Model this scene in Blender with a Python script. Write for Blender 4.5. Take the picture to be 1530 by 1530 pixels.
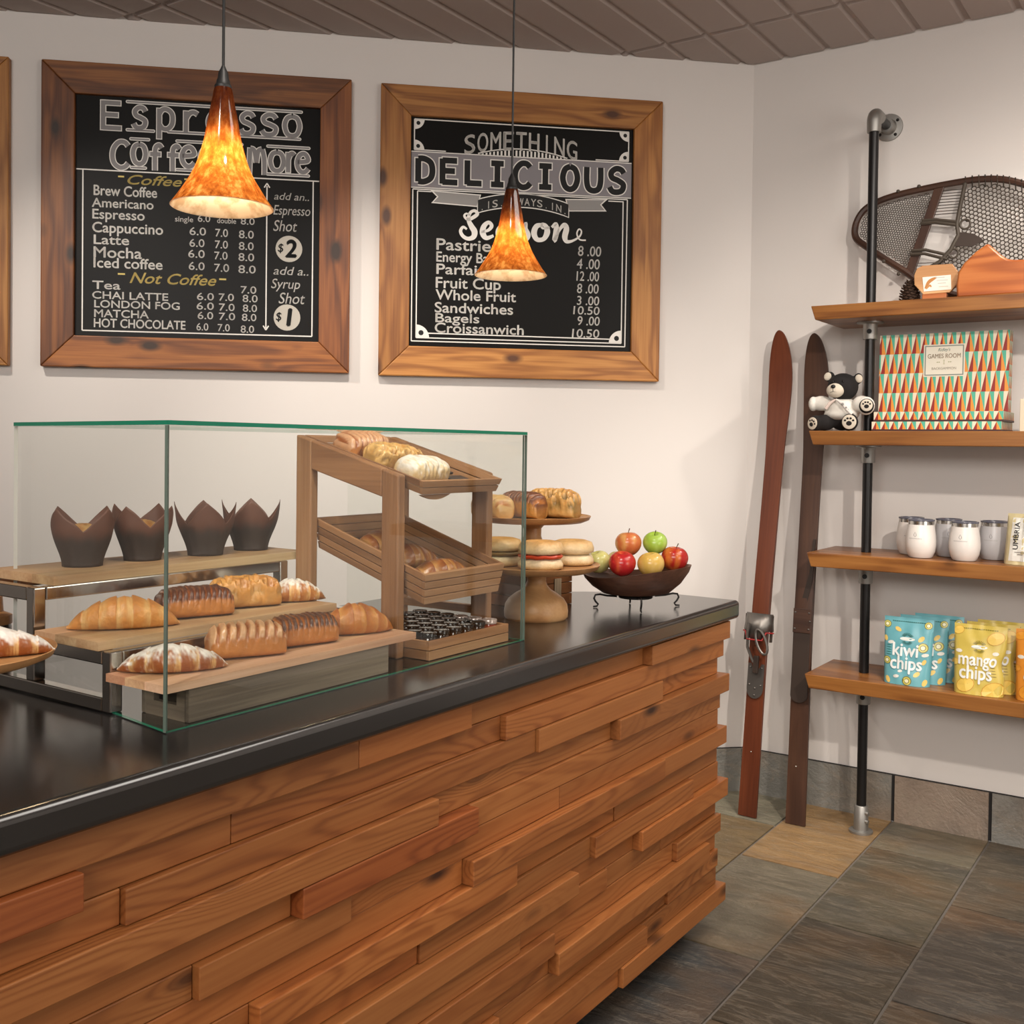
import bpy, bmesh, math, random
from mathutils import Vector, Matrix, noise
PI = math.pi
rnd = random.Random(7)
scene = bpy.context.scene
for o in list(bpy.data.objects):
    bpy.data.objects.remove(o)

# ------------------------------------------------------------------ camera
def look_matrix(yaw, pitch, roll):
    sy, cy = math.sin(yaw), math.cos(yaw)
    f = Vector((-sy, cy, 0)); r = Vector((cy, sy, 0)); u = Vector((0, 0, 1))
    cp, sp = math.cos(pitch), math.sin(pitch)
    f2 = f * cp - u * sp; u2 = u * cp + f * sp
    cr, sr = math.cos(roll), math.sin(roll)
    r3 = r * cr + u2 * sr; u3 = u2 * cr - r * sr
    m = Matrix((r3, u3, -f2)).transposed().to_4x4()
    return m
cam_data = bpy.data.cameras.new('camera')
cam = bpy.data.objects.new('camera', cam_data)
scene.collection.objects.link(cam)
cam.matrix_world = Matrix.Translation((0, 0, 1.38)) @ look_matrix(math.radians(34.38574514), math.radians(1.05319859), math.radians(.72282027))
cam_data.sensor_width = 36; cam_data.sensor_height = 36; cam_data.sensor_fit = 'AUTO'
cam_data.lens = 1573.99 / 1530 * 36
cam_data.shift_y = -(765 - 696.03) / 1530
cam_data.clip_start = .05
scene.camera = cam
# ------------------------------------------------------------------ world, lights, exposure
world = bpy.data.worlds.new('world'); scene.world = world; world.use_nodes = True
world.node_tree.nodes['Background'].inputs[0].default_value = (1, .93, .86, 1)
world.node_tree.nodes['Background'].inputs[1].default_value = .3
vs = scene.view_settings
vs.view_transform = 'Standard'; vs.look = 'None'; vs.gamma = 1; vs.use_curve_mapping = False
vs.exposure = 0.0
WARM = (1, .905, .805)
def aim(o, target):
    o.rotation_euler = (Vector(target) - o.location).to_track_quat('-Z', 'Y').to_euler()
def spot(name, loc, target, power, angle, blend=.8, size=.05, col=WARM):
    d = bpy.data.lights.new(name, 'SPOT'); d.energy = power; d.spot_size = math.radians(angle); d.spot_blend = blend
    d.shadow_soft_size = size; d.color = col
    o = bpy.data.objects.new(name, d); scene.collection.objects.link(o); o.location = loc; aim(o, target); return o
def area(name, loc, target, power, sx, sy, col=WARM):
    d = bpy.data.lights.new(name, 'AREA'); d.energy = power; d.shape = 'RECTANGLE'; d.size = sx; d.size_y = sy; d.color = col
    o = bpy.data.objects.new(name, d); scene.collection.objects.link(o); o.location = loc; aim(o, target); return o
spot('wall_spot', (-3.05, 1.15, 2.85), (-2.95, 2.75, 1.05), 100, 74, 1, .04)
spot('wall_spot', (-1.95, 2.05, 2.85), (-2.45, 3.28, 1.00), 104, 74, 1, .04)
spot('wall_spot', (-1.25, 2.65, 2.85), (-1.60, 4.00, .80), 14, 60, 1, .04)
spot('shelf_spot', (.85, .80, 2.85), (-.78, 4.0, 1.15), 250, 46, .7, .05)
spot('shelf_downlight', (-.22, 3.42, 2.88), (-.24, 3.55, 0), 40, 108, .30, .03)
spot('counter_spot', (-.9, 1.0, 2.85), (-1.65, 2.0, .95), 92, 50, 1, .05)
spot('counter_spot', (-1.0, .1, 2.85), (-1.55, 1.2, .95), 92, 50, 1, .05)
spot('aisle_spot', (-.55, 2.9, 2.85), (-1.16, 3.64, 0), 95, 28, .5, .04)
area('room_fill', (.2, -2.4, 2.5), (-1.6, 3.2, 2.2), 108, 2.4, .9, (1, .94, .88))  # added fill behind the camera to lift the walls, not a fixture
area('ceiling_panel', (.30, 2.5, 2.88), (.30, 2.5, 0), 38, 1.3, 1.6, (1, .93, .85))
area('side_fill', (2.5, 1.2, 1.5), (-.8, 4.0, .9), 34, 1.5, 1.6, (1, .94, .87))  # low fill added at the right to soften the shelf shadows

# ------------------------------------------------------------------ node helpers
def new_mat(name):
    m = bpy.data.materials.new(name); m.use_nodes = True
    nt = m.node_tree; nt.nodes.clear()
    out = nt.nodes.new('ShaderNodeOutputMaterial')
    return m, nt, out
def N(nt, typ, ins=None, **props):
    n = nt.nodes.new('ShaderNode' + typ)
    for k, v in props.items():
        setattr(n, k, v)
    for k, v in (ins or {}).items():
        s = n.inputs[k]
        if isinstance(v, bpy.types.NodeSocket): nt.links.new(v, s)
        else:
            if isinstance(v, (tuple, list)) and len(v) == 3 and s.type == 'RGBA': v = tuple(v) + (1,)
            s.default_value = v
    return n
def ramp(nt, fac, stops, interp='LINEAR'):
    n = nt.nodes.new('ShaderNodeValToRGB'); nt.links.new(fac, n.inputs[0]); cr = n.color_ramp; cr.interpolation = interp
    while len(cr.elements) < len(stops): cr.elements.new(.5)
    for e, (p, c) in zip(cr.elements, stops):
        e.position = p; e.color = tuple(c) + (1,) if len(c) == 3 else c
    return n.outputs[0]
def mth(nt, op, a, b=0.0, c=0.0, clamp=False):
    n = nt.nodes.new('ShaderNodeMath'); n.operation = op; n.use_clamp = clamp
    for i, v in enumerate((a, b, c)):
        if isinstance(v, bpy.types.NodeSocket): nt.links.new(v, n.inputs[i])
        else: n.inputs[i].default_value = v
    return n.outputs[0]
def mix(nt, fac, a, b, blend='MIX'):
    n = nt.nodes.new('ShaderNodeMix'); n.data_type = 'RGBA'; n.blend_type = blend
    for i, v in ((0, fac), (6, a), (7, b)):
        s = n.inputs[i]
        if isinstance(v, bpy.types.NodeSocket): nt.links.new(v, s)
        else: s.default_value = tuple(v) + (1,) if isinstance(v, (tuple, list)) and len(v) == 3 else v
    return n.outputs[2]
def attr(nt, name):
    return N(nt, 'Attribute', attribute_name=name)
def vscale(nt, vec, s):
    return N(nt, 'Mapping', {0: vec, 3: s}).outputs[0]
def bsdf(nt, out, color, rough=.5, metal=0.0, normal=None, **kw):
    ins = {'Base Color': color, 'Roughness': rough, 'Metallic': metal}
    for k, v in kw.items(): ins[k.replace('_', ' ')] = v
    if normal is not None: ins['Normal'] = normal
    p = N(nt, 'BsdfPrincipled', ins); nt.links.new(p.outputs[0], out.inputs[0]); return p
def bump(nt, h, strength=.2, dist=.002):
    return N(nt, 'Bump', {'Height': h, 'Strength': strength, 'Distance': dist}).outputs[0]
def plain(name, col, rough=.5, metal=0.0, **kw):
    m, nt, out = new_mat(name); bsdf(nt, out, tuple(col) + (1,), rough, metal, **kw); return m
def painted(name, rough=.5, noise_amt=0.0, scale=60, bmp=0.0, **kw):
    """colour comes from the 'tint' attribute of the mesh"""
    m, nt, out = new_mat(name); c = attr(nt, 'tint').outputs['Color']; nrm = None
    if noise_amt or bmp:
        vec = N(nt, 'TexCoord').outputs['Object']
        nz = N(nt, 'TexNoise', {'Vector': vec, 'Scale': scale, 'Detail': 5.0}).outputs[0]
        if noise_amt:
            f = mth(nt, 'MULTIPLY_ADD', nz, noise_amt * 2, 1 - noise_amt)
            c = N(nt, 'VectorMath', {0: c, 3: f}, operation='SCALE').outputs[0]
        if bmp: nrm = bump(nt, nz, bmp, .003)
    bsdf(nt, out, c, rough, 0.0, nrm, **kw); return m
def wood(name, dark, mid, light, rough=.45, rings=9.0, fine=.4, knots=0.0, bmp=.12, knot_col=(.03, .012, .004), ringscale=(.55, 6, 6), knotscale=(4.2, 8.5, .5), bandw=.55, sharp=1.6, patchy=False):
    m, nt, out = new_mat(name)
    v = attr(nt, 'wc').outputs['Vector']
    big = N(nt, 'TexNoise', {'Vector': vscale(nt, v, ringscale), 'Scale': 1.0, 'Detail': 2.0, 'Distortion': .35}).outputs[0]
    kd = None
    if knots:
        vo = N(nt, 'TexVoronoi', {'Vector': vscale(nt, v, knotscale), 'Scale': 1.0, 'Randomness': 1.0}, feature='F1').outputs['Distance']
        kd = mth(nt, 'SUBTRACT', knots, vo)
        swirl = mth(nt, 'DIVIDE', .05, mth(nt, 'ADD', vo, .12))
        big = mth(nt, 'ADD', big, swirl)
    band = mth(nt, 'SINE', mth(nt, 'MULTIPLY', big, rings * 6.283))
    band = mth(nt, 'MULTIPLY_ADD', band, .5, .5)
    band = mth(nt, 'POWER', band, sharp)
    if patchy:
        pm = N(nt, 'TexNoise', {'Vector': vscale(nt, v, (.5, 3, 1)), 'Scale': 1.0, 'Detail': 1.0}).outputs[0]
        band = mth(nt, 'MULTIPLY', band, ramp(nt, pm, [(.40, (.12, .12, .12)), (.60, (1, 1, 1))]))
    fn = N(nt, 'TexNoise', {'Vector': vscale(nt, v, (5, 150, 150)), 'Scale': 1.0, 'Detail': 4.0}).outputs[0]
    broad = N(nt, 'TexNoise', {'Vector': vscale(nt, v, (1.5, 12, 12)), 'Scale': 1.0, 'Detail': 2.0}).outputs[0]
    fac = mth(nt, 'ADD', mth(nt, 'MULTIPLY', band, bandw - fine * .4), mth(nt, 'ADD', mth(nt, 'MULTIPLY', fn, fine), mth(nt, 'MULTIPLY', broad, .35)), clamp=True)
    c = ramp(nt, fac, [(.18, light), (.5, mid), (.85, dark)])
    if kd is not None:
        kf = mth(nt, 'MULTIPLY', kd, 9.0, clamp=True)
        c = mix(nt, kf, c, knot_col)
    c = mix(nt, 1.0, c, attr(nt, 'tint').outputs['Color'], 'MULTIPLY')
    bsdf(nt, out, c, rough, 0.0, bump(nt, fac, bmp, .0015)); return m

# ------------------------------------------------------------------ mesh builder
UNIT = 1.0                    # counter things are drawn in counter units (1 unit = 0.906 m)
CK = .90625
def on_counter(p):
    return Vector((-1.1655 + CK * (p[0] + 1.286), CK * p[1], .945 + CK * (p[2] - .9)))
def place(p):
    return on_counter(p) if UNIT != 1.0 else Vector(p)
class MB:
    def __init__(s):
        s.v = []; s.f = []; s.wc = []; s.t = []; s.mi = []
    def add(s, vs_, fs, wc=None, tint=(1, 1, 1), mi=0):
        b = len(s.v)
        s.v += [tuple(v) for v in vs_]
        s.wc += [tuple(w) for w in (wc if wc else vs_)]
        s.t += (list(tint) if isinstance(tint, list) else [tint] * len(vs_))
        s.f += [tuple(b + i for i in f) for f in fs]
        s.mi += (list(mi) if isinstance(mi, list) else [mi] * len(fs))
    def box(s, lo, hi, axis=0, tint=(1, 1, 1), M=None, off=None, mi=0, taper=0):
        x0, y0, z0 = lo; x1, y1, z1 = hi
        P = [(x0, y0, z0), (x1, y0, z0), (x1, y1, z0), (x0, y1, z0), (x0, y0, z1), (x1, y0, z1), (x1, y1, z1), (x0, y1, z1)]
        if off is None: off = (rnd.uniform(0, 50), rnd.uniform(0, 50), rnd.uniform(0, 50))
        o = (axis, (axis + 1) % 3, (axis + 2) % 3)
        wc = [(p[o[0]] + off[0], p[o[1]] + off[1], p[o[2]] + off[2]) for p in P]
        if M is not None: P = [M @ Vector(p) for p in P]
        s.add(P, [(0, 3, 2, 1), (4, 5, 6, 7), (0, 1, 5, 4), (1, 2, 6, 5), (2, 3, 7, 6), (3, 0, 4, 7)], wc, tint, mi)
    def prism(s, poly, y0, y1, fn=None, axis=0, tint=(1, 1, 1), mi=0, wcf=None, side_mi=None):
        """polygon given as (a, b); extruded between y0 and y1; fn maps (a, y, b) to 3D"""
        fn = fn or (lambda a, y, b: (a, y, b))
        n = len(poly); off = (rnd.uniform(0, 50), rnd.uniform(0, 50), rnd.uniform(0, 50))
        P = [fn(a, y0, b) for a, b in poly] + [fn(a, y1, b) for a, b in poly]
        if wcf: wc = [wcf(a, y0, b) for a, b in poly] + [wcf(a, y1, b) for a, b in poly]
        elif axis == 0: wc = [(a + off[0], b + off[1], y + off[2]) for y in (y0, y1) for a, b in poly]
        else: wc = [(b + off[0], a + off[1], y + off[2]) for y in (y0, y1) for a, b in poly]
        fs = [tuple(range(n)), tuple(range(2 * n - 1, n - 1, -1))] + [(i, n + i, n + (i + 1) % n, (i + 1) % n) for i in range(n)]
        s.add(P, fs, wc, tint, [mi, mi] + [mi if side_mi is None else side_mi] * n)
    def loft(s, fn, nu, nv, closed=True, tint=(1, 1, 1), wcf=None, caps=True, mi=0):
        """fn(i/nu, j/nv) -> point or (point, colour)"""
        P = []; T = []
        for i in range(nu + 1):
            for j in range(nv if closed else nv + 1):
                r = fn(i / nu, j / nv)
                if isinstance(r, tuple) and len(r) == 2: P.append(r[0]); T.append(r[1])
                else: P.append(r); T.append(tint)
        w = nv if closed else nv + 1; fs = []
        for i in range(nu):
            for j in range(nv):
                k = (j + 1) % w if closed else j + 1
                fs.append((i * w + j, i * w + k, (i + 1) * w + k, (i + 1) * w + j))
        if closed and caps:
            fs.append(tuple(range(w))[::-1]); fs.append(tuple(range(nu * w, nu * w + w)))
        s.add(P, fs, None, T, mi)
    def lathe(s, prof, n=32, c=(0, 0, 0), tint=(1, 1, 1), caps=True, closed=False, mi=0, tf=None):
        P = []; T = []; w = n
        for k, (r, zz) in enumerate(prof):
            for j in range(n):
                a = 2 * PI * j / n
                P.append((c[0] + r * math.cos(a), c[1] + r * math.sin(a), c[2] + zz)); T.append(tf(k, a, zz) if tf else tint)
        fs = []
        m = len(prof)
        for i in range(m if closed else m - 1):
            q = (i + 1) % m
            for j in range(n):
                k = (j + 1) % n
                fs.append((i * w + j, i * w + k, q * w + k, q * w + j))
        if caps and not closed:
            fs.append(tuple(range(w))[::-1]); fs.append(tuple(range((m - 1) * w, m * w)))
        s.add(P, fs, None, T, mi)
    def tube(s, path, r, n=10, closed=False, tint=(1, 1, 1), mi=0, caps=True):
        pts = [Vector(p) for p in path]; m = len(pts); P = []; rs = r if isinstance(r, list) else [r] * m
        ref = None
        for i, p in enumerate(pts):
            if closed: d = pts[(i + 1) % m] - pts[i - 1]
            else: d = pts[min(i + 1, m - 1)] - pts[max(i - 1, 0)]
            d.normalize()
            if ref is None:
                ref = Vector((0, 0, 1)) if abs(d.z) < .9 else Vector((1, 0, 0))
            a = d.cross(ref)
            if a.length < 1e-6: a = d.cross(Vector((.3, 1, .2)))
            a.normalize(); b = d.cross(a); ref = -b
            for j in range(n):
                t = 2 * PI * j / n
                P.append(p + (a * math.cos(t) + b * math.sin(t)) * rs[i])
        fs = []
        for i in range(m if closed else m - 1):
            q = (i + 1) % m
            for j in range(n):
                k = (j + 1) % n
                fs.append((i * n + j, i * n + k, q * n + k, q * n + j))
        if not closed and caps:
            fs.append(tuple(range(n))[::-1]); fs.append(tuple(range((m - 1) * n, m * n)))
        s.add(P, fs, None, tint, mi)
    def ball(s, c, r, n=14, tint=(1, 1, 1), M=None, mi=0):
        rx, ry, rz = r if isinstance(r, (tuple, list)) else (r, r, r)
        def fn(u, v):
            th = PI * u; a = 2 * PI * v; k = max(math.sin(th), 1e-3)
            p = Vector((rx * k * math.cos(a), ry * k * math.sin(a), -rz * math.cos(th)))
            if M is not None: p = M @ p
            return p + Vector(c)
        s.loft(fn, n, n * 2, True, tint, mi=mi)
    def text(s, txt, u0, v, u1, cap, fn, shear=0.0, bold=0.0, tint=(1, 1, 1), arch=0.0, mi=0, vertical=False):
        vs_, fs = glyphs(txt, shear)
        xs = [p[0] for p in vs_]; a, b = min(xs), max(xs); k = (u1 - u0) / max(b - a, 1e-6); kv = cap / CAP
        P = []
        for x, y in vs_:
            t = (x - a) / max(b - a, 1e-6)
            P.append(fn(u0 + (x - a) * k, v + y * kv + arch * (1 - (2 * t - 1) ** 2)))
        s.add(P, fs, None, tint, mi)
        if bold:
            for dx, dy in ((1, 0), (-1, 0), (0, 1), (0, -1)):
                Q = []
                for x, y in vs_:
                    t = (x - a) / max(b - a, 1e-6)
                    Q.append(fn(u0 + (x - a) * k + dx * bold * cap, v + y * kv + dy * bold * cap + arch * (1 - (2 * t - 1) ** 2)))
                s.add(Q, fs, None, tint, mi)
    def build(s, name, mat, parent=None, smooth=False, bevel=0.0, sharp=40, loc=None, rz=0.0, solid=0.0, subsurf=0, mods=None):
        u = UNIT
        me = bpy.data.meshes.new(name)
        me.from_pydata([(x * u, y * u, z * u) for x, y, z in s.v], [], s.f)
        for m in (mat if isinstance(mat, (list, tuple)) else [mat]): me.materials.append(m)
        me.polygons.foreach_set('material_index', s.mi)
        bm_ = bmesh.new(); bm_.from_mesh(me); bmesh.ops.recalc_face_normals(bm_, faces=bm_.faces[:]); bm_.to_mesh(me); bm_.free()
        a = me.attributes.new('wc', 'FLOAT_VECTOR', 'POINT'); a.data.foreach_set('vector', [x for w in s.wc for x in w])
        a = me.attributes.new('tint', 'FLOAT_COLOR', 'POINT'); a.data.foreach_set('color', [x for t in s.t for x in (t[0], t[1], t[2], 1.0)])
        if smooth:
            me.polygons.foreach_set('use_smooth', [True] * len(me.polygons)); me.set_sharp_from_angle(angle=math.radians(sharp))
        me.update()
        o = bpy.data.objects.new(name, me); scene.collection.objects.link(o)
        if parent is not None: o.parent = parent
        if loc is not None: o.location = place(loc); o.rotation_euler = (0, 0, rz)
        if solid:
            md = o.modifiers.new('solid', 'SOLIDIFY'); md.thickness = solid * u; md.offset = -1
        if bevel:
            md = o.modifiers.new('bevel', 'BEVEL'); md.width = bevel * u; md.segments = 2; md.limit_method = 'ANGLE'; md.angle_limit = math.radians(50); md.harden_normals = False
        if subsurf:
            md = o.modifiers.new('sub', 'SUBSURF'); md.levels = md.render_levels = subsurf
        return o
_gl = {}
def glyphs(txt, shear=0.0):
    key = (txt, shear)
    if key not in _gl:
        cu = bpy.data.curves.new('t', 'FONT'); cu.body = txt; cu.shear = shear; cu.fill_mode = 'FRONT'; cu.resolution_u = 4
        ob = bpy.data.objects.new('t', cu)
        me = bpy.data.meshes.new_from_object(ob)
        _gl[key] = ([(v.co.x, v.co.y) for v in me.vertices], [tuple(p.vertices) for p in me.polygons])
        bpy.data.objects.remove(ob); bpy.data.meshes.remove(me); bpy.data.curves.remove(cu)
    return _gl[key]
CAP = max(y for x, y in glyphs('H')[0])

def thing(name, label, cat, loc=(0, 0, 0), rz=0.0, group=None):
    o = bpy.data.objects.new(name, None); scene.collection.objects.link(o)
    o.empty_display_size = .05; o.location = place(loc); o.rotation_euler = (0, 0, rz)
    return tag(o, label, cat, group)
def tag(o, label, cat, group=None):
    o['label'] = label; o['category'] = cat
    if group: o['group'] = group
    return o
def struct(o):
    o['kind'] = 'structure'; return o
def dup(root, loc, rz=0.0, label=None):
    r = root.copy(); scene.collection.objects.link(r); r.location = place(loc); r.rotation_euler = (0, 0, rz)
    if label: r['label'] = label
    for ch in list(root.children):
        c = ch.copy(); scene.collection.objects.link(c); c.parent = r
        for g in list(ch.children):
            d = g.copy(); scene.collection.objects.link(d); d.parent = c
    return r
def lerp(a, b, t):
    return tuple(x + (y - x) * t for x, y in zip(a, b))
def sm(a, b, x):
    t = min(1, max(0, (x - a) / (b - a))); return t * t * (3 - 2 * t)
def nz(x, y, z):
    return noise.noise(Vector((x, y, z)))
def tv(lo=.85, hi=1.1, warm=.04):
    k = rnd.uniform(lo, hi); w = rnd.uniform(-warm, warm); return (k * (1 + w), k, k * (1 - w))

# ------------------------------------------------------------------ materials
M = {}
M['frame_dark'] = wood('frame_wood_dark', (.105, .031, .007), (.225, .076, .017), (.37, .142, .034), .5, 4, .5, .23, ringscale=(1.0, 14, 10))
M['frame_light'] = wood('frame_wood_light', (.25, .088, .017), (.42, .175, .040), (.57, .275, .075), .5, 4, .5, .20, knot_col=(.09, .030, .009), ringscale=(1.0, 14, 10))
M['fir'] = wood('stacked_fir', (.18, .052, .012), (.305, .100, .024), (.41, .155, .042), .5, 24.0, .40, .15, bandw=.44, sharp=2.4, patchy=True, knotscale=(2.4, 7.5, .5), knot_col=(.045, .014, .005), ringscale=(.60, 6.0, 5))
M['oak'] = wood('oak', (.20, .090, .038), (.33, .165, .074), (.43, .240, .116), .5, 3, .5)
M['acacia'] = wood('board_wood', (.34, .175, .085), (.50, .31, .165), (.62, .43, .26), .5, 2.5, .5)
M['rustic'] = wood('rustic_wood', (.10, .075, .052), (.20, .155, .11), (.30, .24, .175), .65, 3, .6)
M['turned'] = wood('turned_wood', (.34, .155, .058), (.48, .25, .100), (.60, .355, .165), .4, 2.5, .35)
M['shelf'] = wood('shelf_wood', (.13, .042, .009), (.235, .088, .019), (.34, .145, .036), .36, 3.5, .42, .13, ringscale=(.9, 14, 10))
M['ski_red'] = wood('ski_wood_red', (.070, .016, .006), (.125, .030, .011), (.175, .048, .017), .38, 3, .5)
M['ski_brown'] = wood('ski_wood_brown', (.035, .014, .008), (.062, .026, .014), (.095, .042, .022), .45, 3, .55)
M['walnut'] = wood('walnut', (.040, .017, .010), (.080, .036, .021), (.13, .062, .037), .45, 3, .5)
M['cedar'] = wood('carved_cedar', (.25, .058, .011), (.40, .110, .022), (.52, .175, .045), .35, 9, .25)
M['chalkboard'] = plain('chalkboard', (.0065, .006, .0055), .38, 0, IOR=1.22)
M['chalk'] = painted('chalk', .8)
M['laminate'] = plain('black_laminate', (.013, .012, .012), .20, 0, IOR=1.9)
M['polished'] = plain('polished_black', (.008, .008, .008), .05, 0, IOR=3.2)
M['black'] = plain('black', (.008, .008, .008), .5)
M['iron'] = plain('dark_iron', (.02, .018, .017), .42, .6)
M['pipe'] = plain('black_pipe', (.012, .011, .011), .36, .35)
M['galv'] = plain('galvanised', (.36, .35, .33), .48, .9)
M['steel'] = plain('brushed_steel', (.55, .53, .50), .22, 1)
M['worn'] = plain('worn_metal', (.20, .185, .17), .42, .9)
M['chrome'] = plain('chrome', (.50, .48, .45), .16, 1)
M['white'] = plain('white_card', (.78, .74, .66), .6)
M['paint'] = painted('print', .55)
M['gloss'] = painted('gloss_print', .3)
M['bread'] = painted('bread', .42, .20, 110, .6)
M['glaze'] = painted('glazed_pastry', .30, .18, 100, .55, Coat_Weight=.25, Coat_Roughness=.2)
M['paper'] = painted('baking_paper', .6, .12, 40, .15)
M['apple'] = painted('apple_skin', .24, .06, 90)
M['fur'] = plain('black_plush', (.010, .008, .008), .95)
M['plush'] = plain('cream_plush', (.62, .55, .45), .95)
M['knit'] = plain('white_knit', (.72, .69, .63), .9)
M['rawhide'] = plain('rawhide_lacing', (.055, .042, .030), .7)
M['leather'] = plain('leather', (.03, .017, .011), .55)
M['red_trim'] = plain('red_trim', (.35, .02, .02), .5)
M['cone'] = plain('pine_cone_scale', (.055, .028, .016), .8)
def wall_mat():
    m, nt, out = new_mat('painted_wall')
    v = N(nt, 'TexCoord').outputs['Object']
    n1 = N(nt, 'TexNoise', {'Vector': v, 'Scale': 260.0, 'Detail': 3.0}).outputs[0]
    n2 = N(nt, 'TexNoise', {'Vector': v, 'Scale': 1.2, 'Detail': 2.0}).outputs[0]
    c = mix(nt, n2, (.70, .66, .63), (.735, .695, .66))
    bsdf(nt, out, c, .75, 0, bump(nt, n1, .06, .001)); return m
M['wall'] = wall_mat()
def stone_mat():
    m, nt, out = new_mat('slate_stone')
    v = attr(nt, 'wc').outputs['Vector']; t = attr(nt, 'tint').outputs['Color']
    n1 = N(nt, 'TexNoise', {'Vector': vscale(nt, v, (5, 14, 5)), 'Scale': 1.0, 'Detail': 8.0, 'Roughness': .7, 'Distortion': .9}).outputs[0]
    n2 = N(nt, 'TexNoise', {'Vector': vscale(nt, v, (2.6, 3.4, 2)), 'Scale': 1.0, 'Detail': 3.0}).outputs[0]
    n3 = N(nt, 'TexNoise', {'Vector': v, 'Scale': 90.0, 'Detail': 5.0}).outputs[0]
    f = mth(nt, 'MULTIPLY_ADD', n1, 1.5, .25)
    c = N(nt, 'VectorMath', {0: t, 3: f}, operation='SCALE').outputs[0]
    rust = ramp(nt, n2, [(.5, (0, 0, 0)), (.68, (1, 1, 1))])
    c = mix(nt, mth(nt, 'MULTIPLY', rust, .45), c, N(nt, 'VectorMath', {0: (.20, .105, .04), 3: f}, operation='SCALE').outputs[0])
    grey = ramp(nt, N(nt, 'TexNoise', {'Vector': vscale(nt, v, (2.2, 2.8, 2)), 'Scale': 1.4, 'Detail': 2.0}).outputs[0], [(.56, (0, 0, 0)), (.70, (1, 1, 1))])
    c = mix(nt, mth(nt, 'MULTIPLY', grey, .35), c, (.095, .10, .094))
    vein = N(nt, 'TexNoise', {'Vector': vscale(nt, v, (1.6, 9, 3)), 'Scale': 1.6, 'Detail': 6.0, 'Roughness': .65, 'Distortion': 1.2}).outputs[0]
    vl = mth(nt, 'SUBTRACT', 1.0, mth(nt, 'MULTIPLY', mth(nt, 'ABSOLUTE', mth(nt, 'SUBTRACT', vein, .5)), 34.0), clamp=True)
    c = mix(nt, mth(nt, 'MULTIPLY', vl, .35), c, (.30, .25, .19))
    h = mth(nt, 'ADD', mth(nt, 'MULTIPLY', n1, 1.0), mth(nt, 'MULTIPLY', n3, .25))
    bsdf(nt, out, c, .40, 0, bump(nt, h, .8, .015)); return m
M['stone'] = stone_mat()
M['grout'] = plain('grout', (.17, .15, .13), .9)
M['darkgrout'] = plain('dark_grout', (.018, .016, .015), .9)
def ceiling_mat():
    m, nt, out = new_mat('ceiling_tile')
    v = N(nt, 'TexCoord').outputs['Object']
    n1 = N(nt, 'TexNoise', {'Vector': v, 'Scale': 500.0, 'Detail': 2.0}).outputs[0]
    c = mix(nt, n1, (.36, .30, .275), (.46, .39, .36))
    bsdf(nt, out, c, .85, 0, bump(nt, n1, .3, .002)); return m
M['ceiling'] = ceiling_mat()
def glass_mat():
    m, nt, out = new_mat('clear_glass')
    g = N(nt, 'NewGeometry')
    d = N(nt, 'VectorMath', {0: g.outputs['Normal'], 1: g.outputs['Incoming']}, operation='DOT_PRODUCT').outputs['Value']
    c = mth(nt, 'SUBTRACT', 1.0, mth(nt, 'ABSOLUTE', d), clamp=True)
    f = mth(nt, 'MULTIPLY_ADD', mth(nt, 'POWER', c, 5.0), .94, .04)
    f = mth(nt, 'MULTIPLY', f, .7)
    tr = N(nt, 'BsdfTransparent', {'Color': (.974, .985, .975, 1)}).outputs[0]
    gl = N(nt, 'BsdfGlossy', {'Color': (1, 1, 1, 1), 'Roughness': 0.0}).outputs[0]
    mx = N(nt, 'MixShader', {0: f, 1: tr, 2: gl}); nt.links.new(mx.outputs[0], out.inputs[0]); return m
M['glass'] = glass_mat()
M['pale_edge'] = plain('polished_glass_edge', (.50, .50, .47), .2, 0, IOR=1.5)
M['upright_edge'] = plain('ground_glass_edge', (.11, .15, .125), .25, 0, IOR=1.5)
M['glass_edge'] = plain('green_glass_edge', (.0, .17, .095), .12, 0, IOR=1.5)
def shade_mat():
    m, nt, out = new_mat('amber_art_glass')
    v = attr(nt, 'wc').outputs['Vector']
    n1 = N(nt, 'TexNoise', {'Vector': vscale(nt, v, (70, 70, 34)), 'Scale': 1.0, 'Detail': 4.0, 'Roughness': .65}).outputs[0]
    amber = ramp(nt, n1, [(.33, (.30, .070, .008)), (.5, (.62, .21, .030)), (.66, (.92, .50, .14))])
    c = mix(nt, 1.0, amber, attr(nt, 'tint').outputs['Color'], 'MULTIPLY')
    di = N(nt, 'BsdfDiffuse', {'Color': c}).outputs[0]
    tl = N(nt, 'BsdfTranslucent', {'Color': c}).outputs[0]
    gl = N(nt, 'BsdfGlossy', {'Color': (1, 1, 1, 1), 'Roughness': .08}).outputs[0]
    a = N(nt, 'MixShader', {0: .6, 1: di, 2: tl}).outputs[0]
    b = N(nt, 'MixShader', {0: .06, 1: a, 2: gl}); nt.links.new(b.outputs[0], out.inputs[0]); return m
M['shade'] = shade_mat()
def shade_inner():
    m, nt, out = new_mat('white_cased_glass')
    v = attr(nt, 'wc').outputs['Vector']
    n1 = N(nt, 'TexNoise', {'Vector': vscale(nt, v, (40, 40, 40)), 'Scale': 1.0, 'Detail': 4.0}).outputs[0]
    c = ramp(nt, n1, [(.4, (.62, .50, .36)), (.55, (.86, .80, .70))])
    di = N(nt, 'BsdfDiffuse', {'Color': c}).outputs[0]; tl = N(nt, 'BsdfTranslucent', {'Color': c}).outputs[0]
    a = N(nt, 'MixShader', {0: .5, 1: di, 2: tl}); nt.links.new(a.outputs[0], out.inputs[0]); return m
M['shade_in'] = shade_inner()
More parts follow.
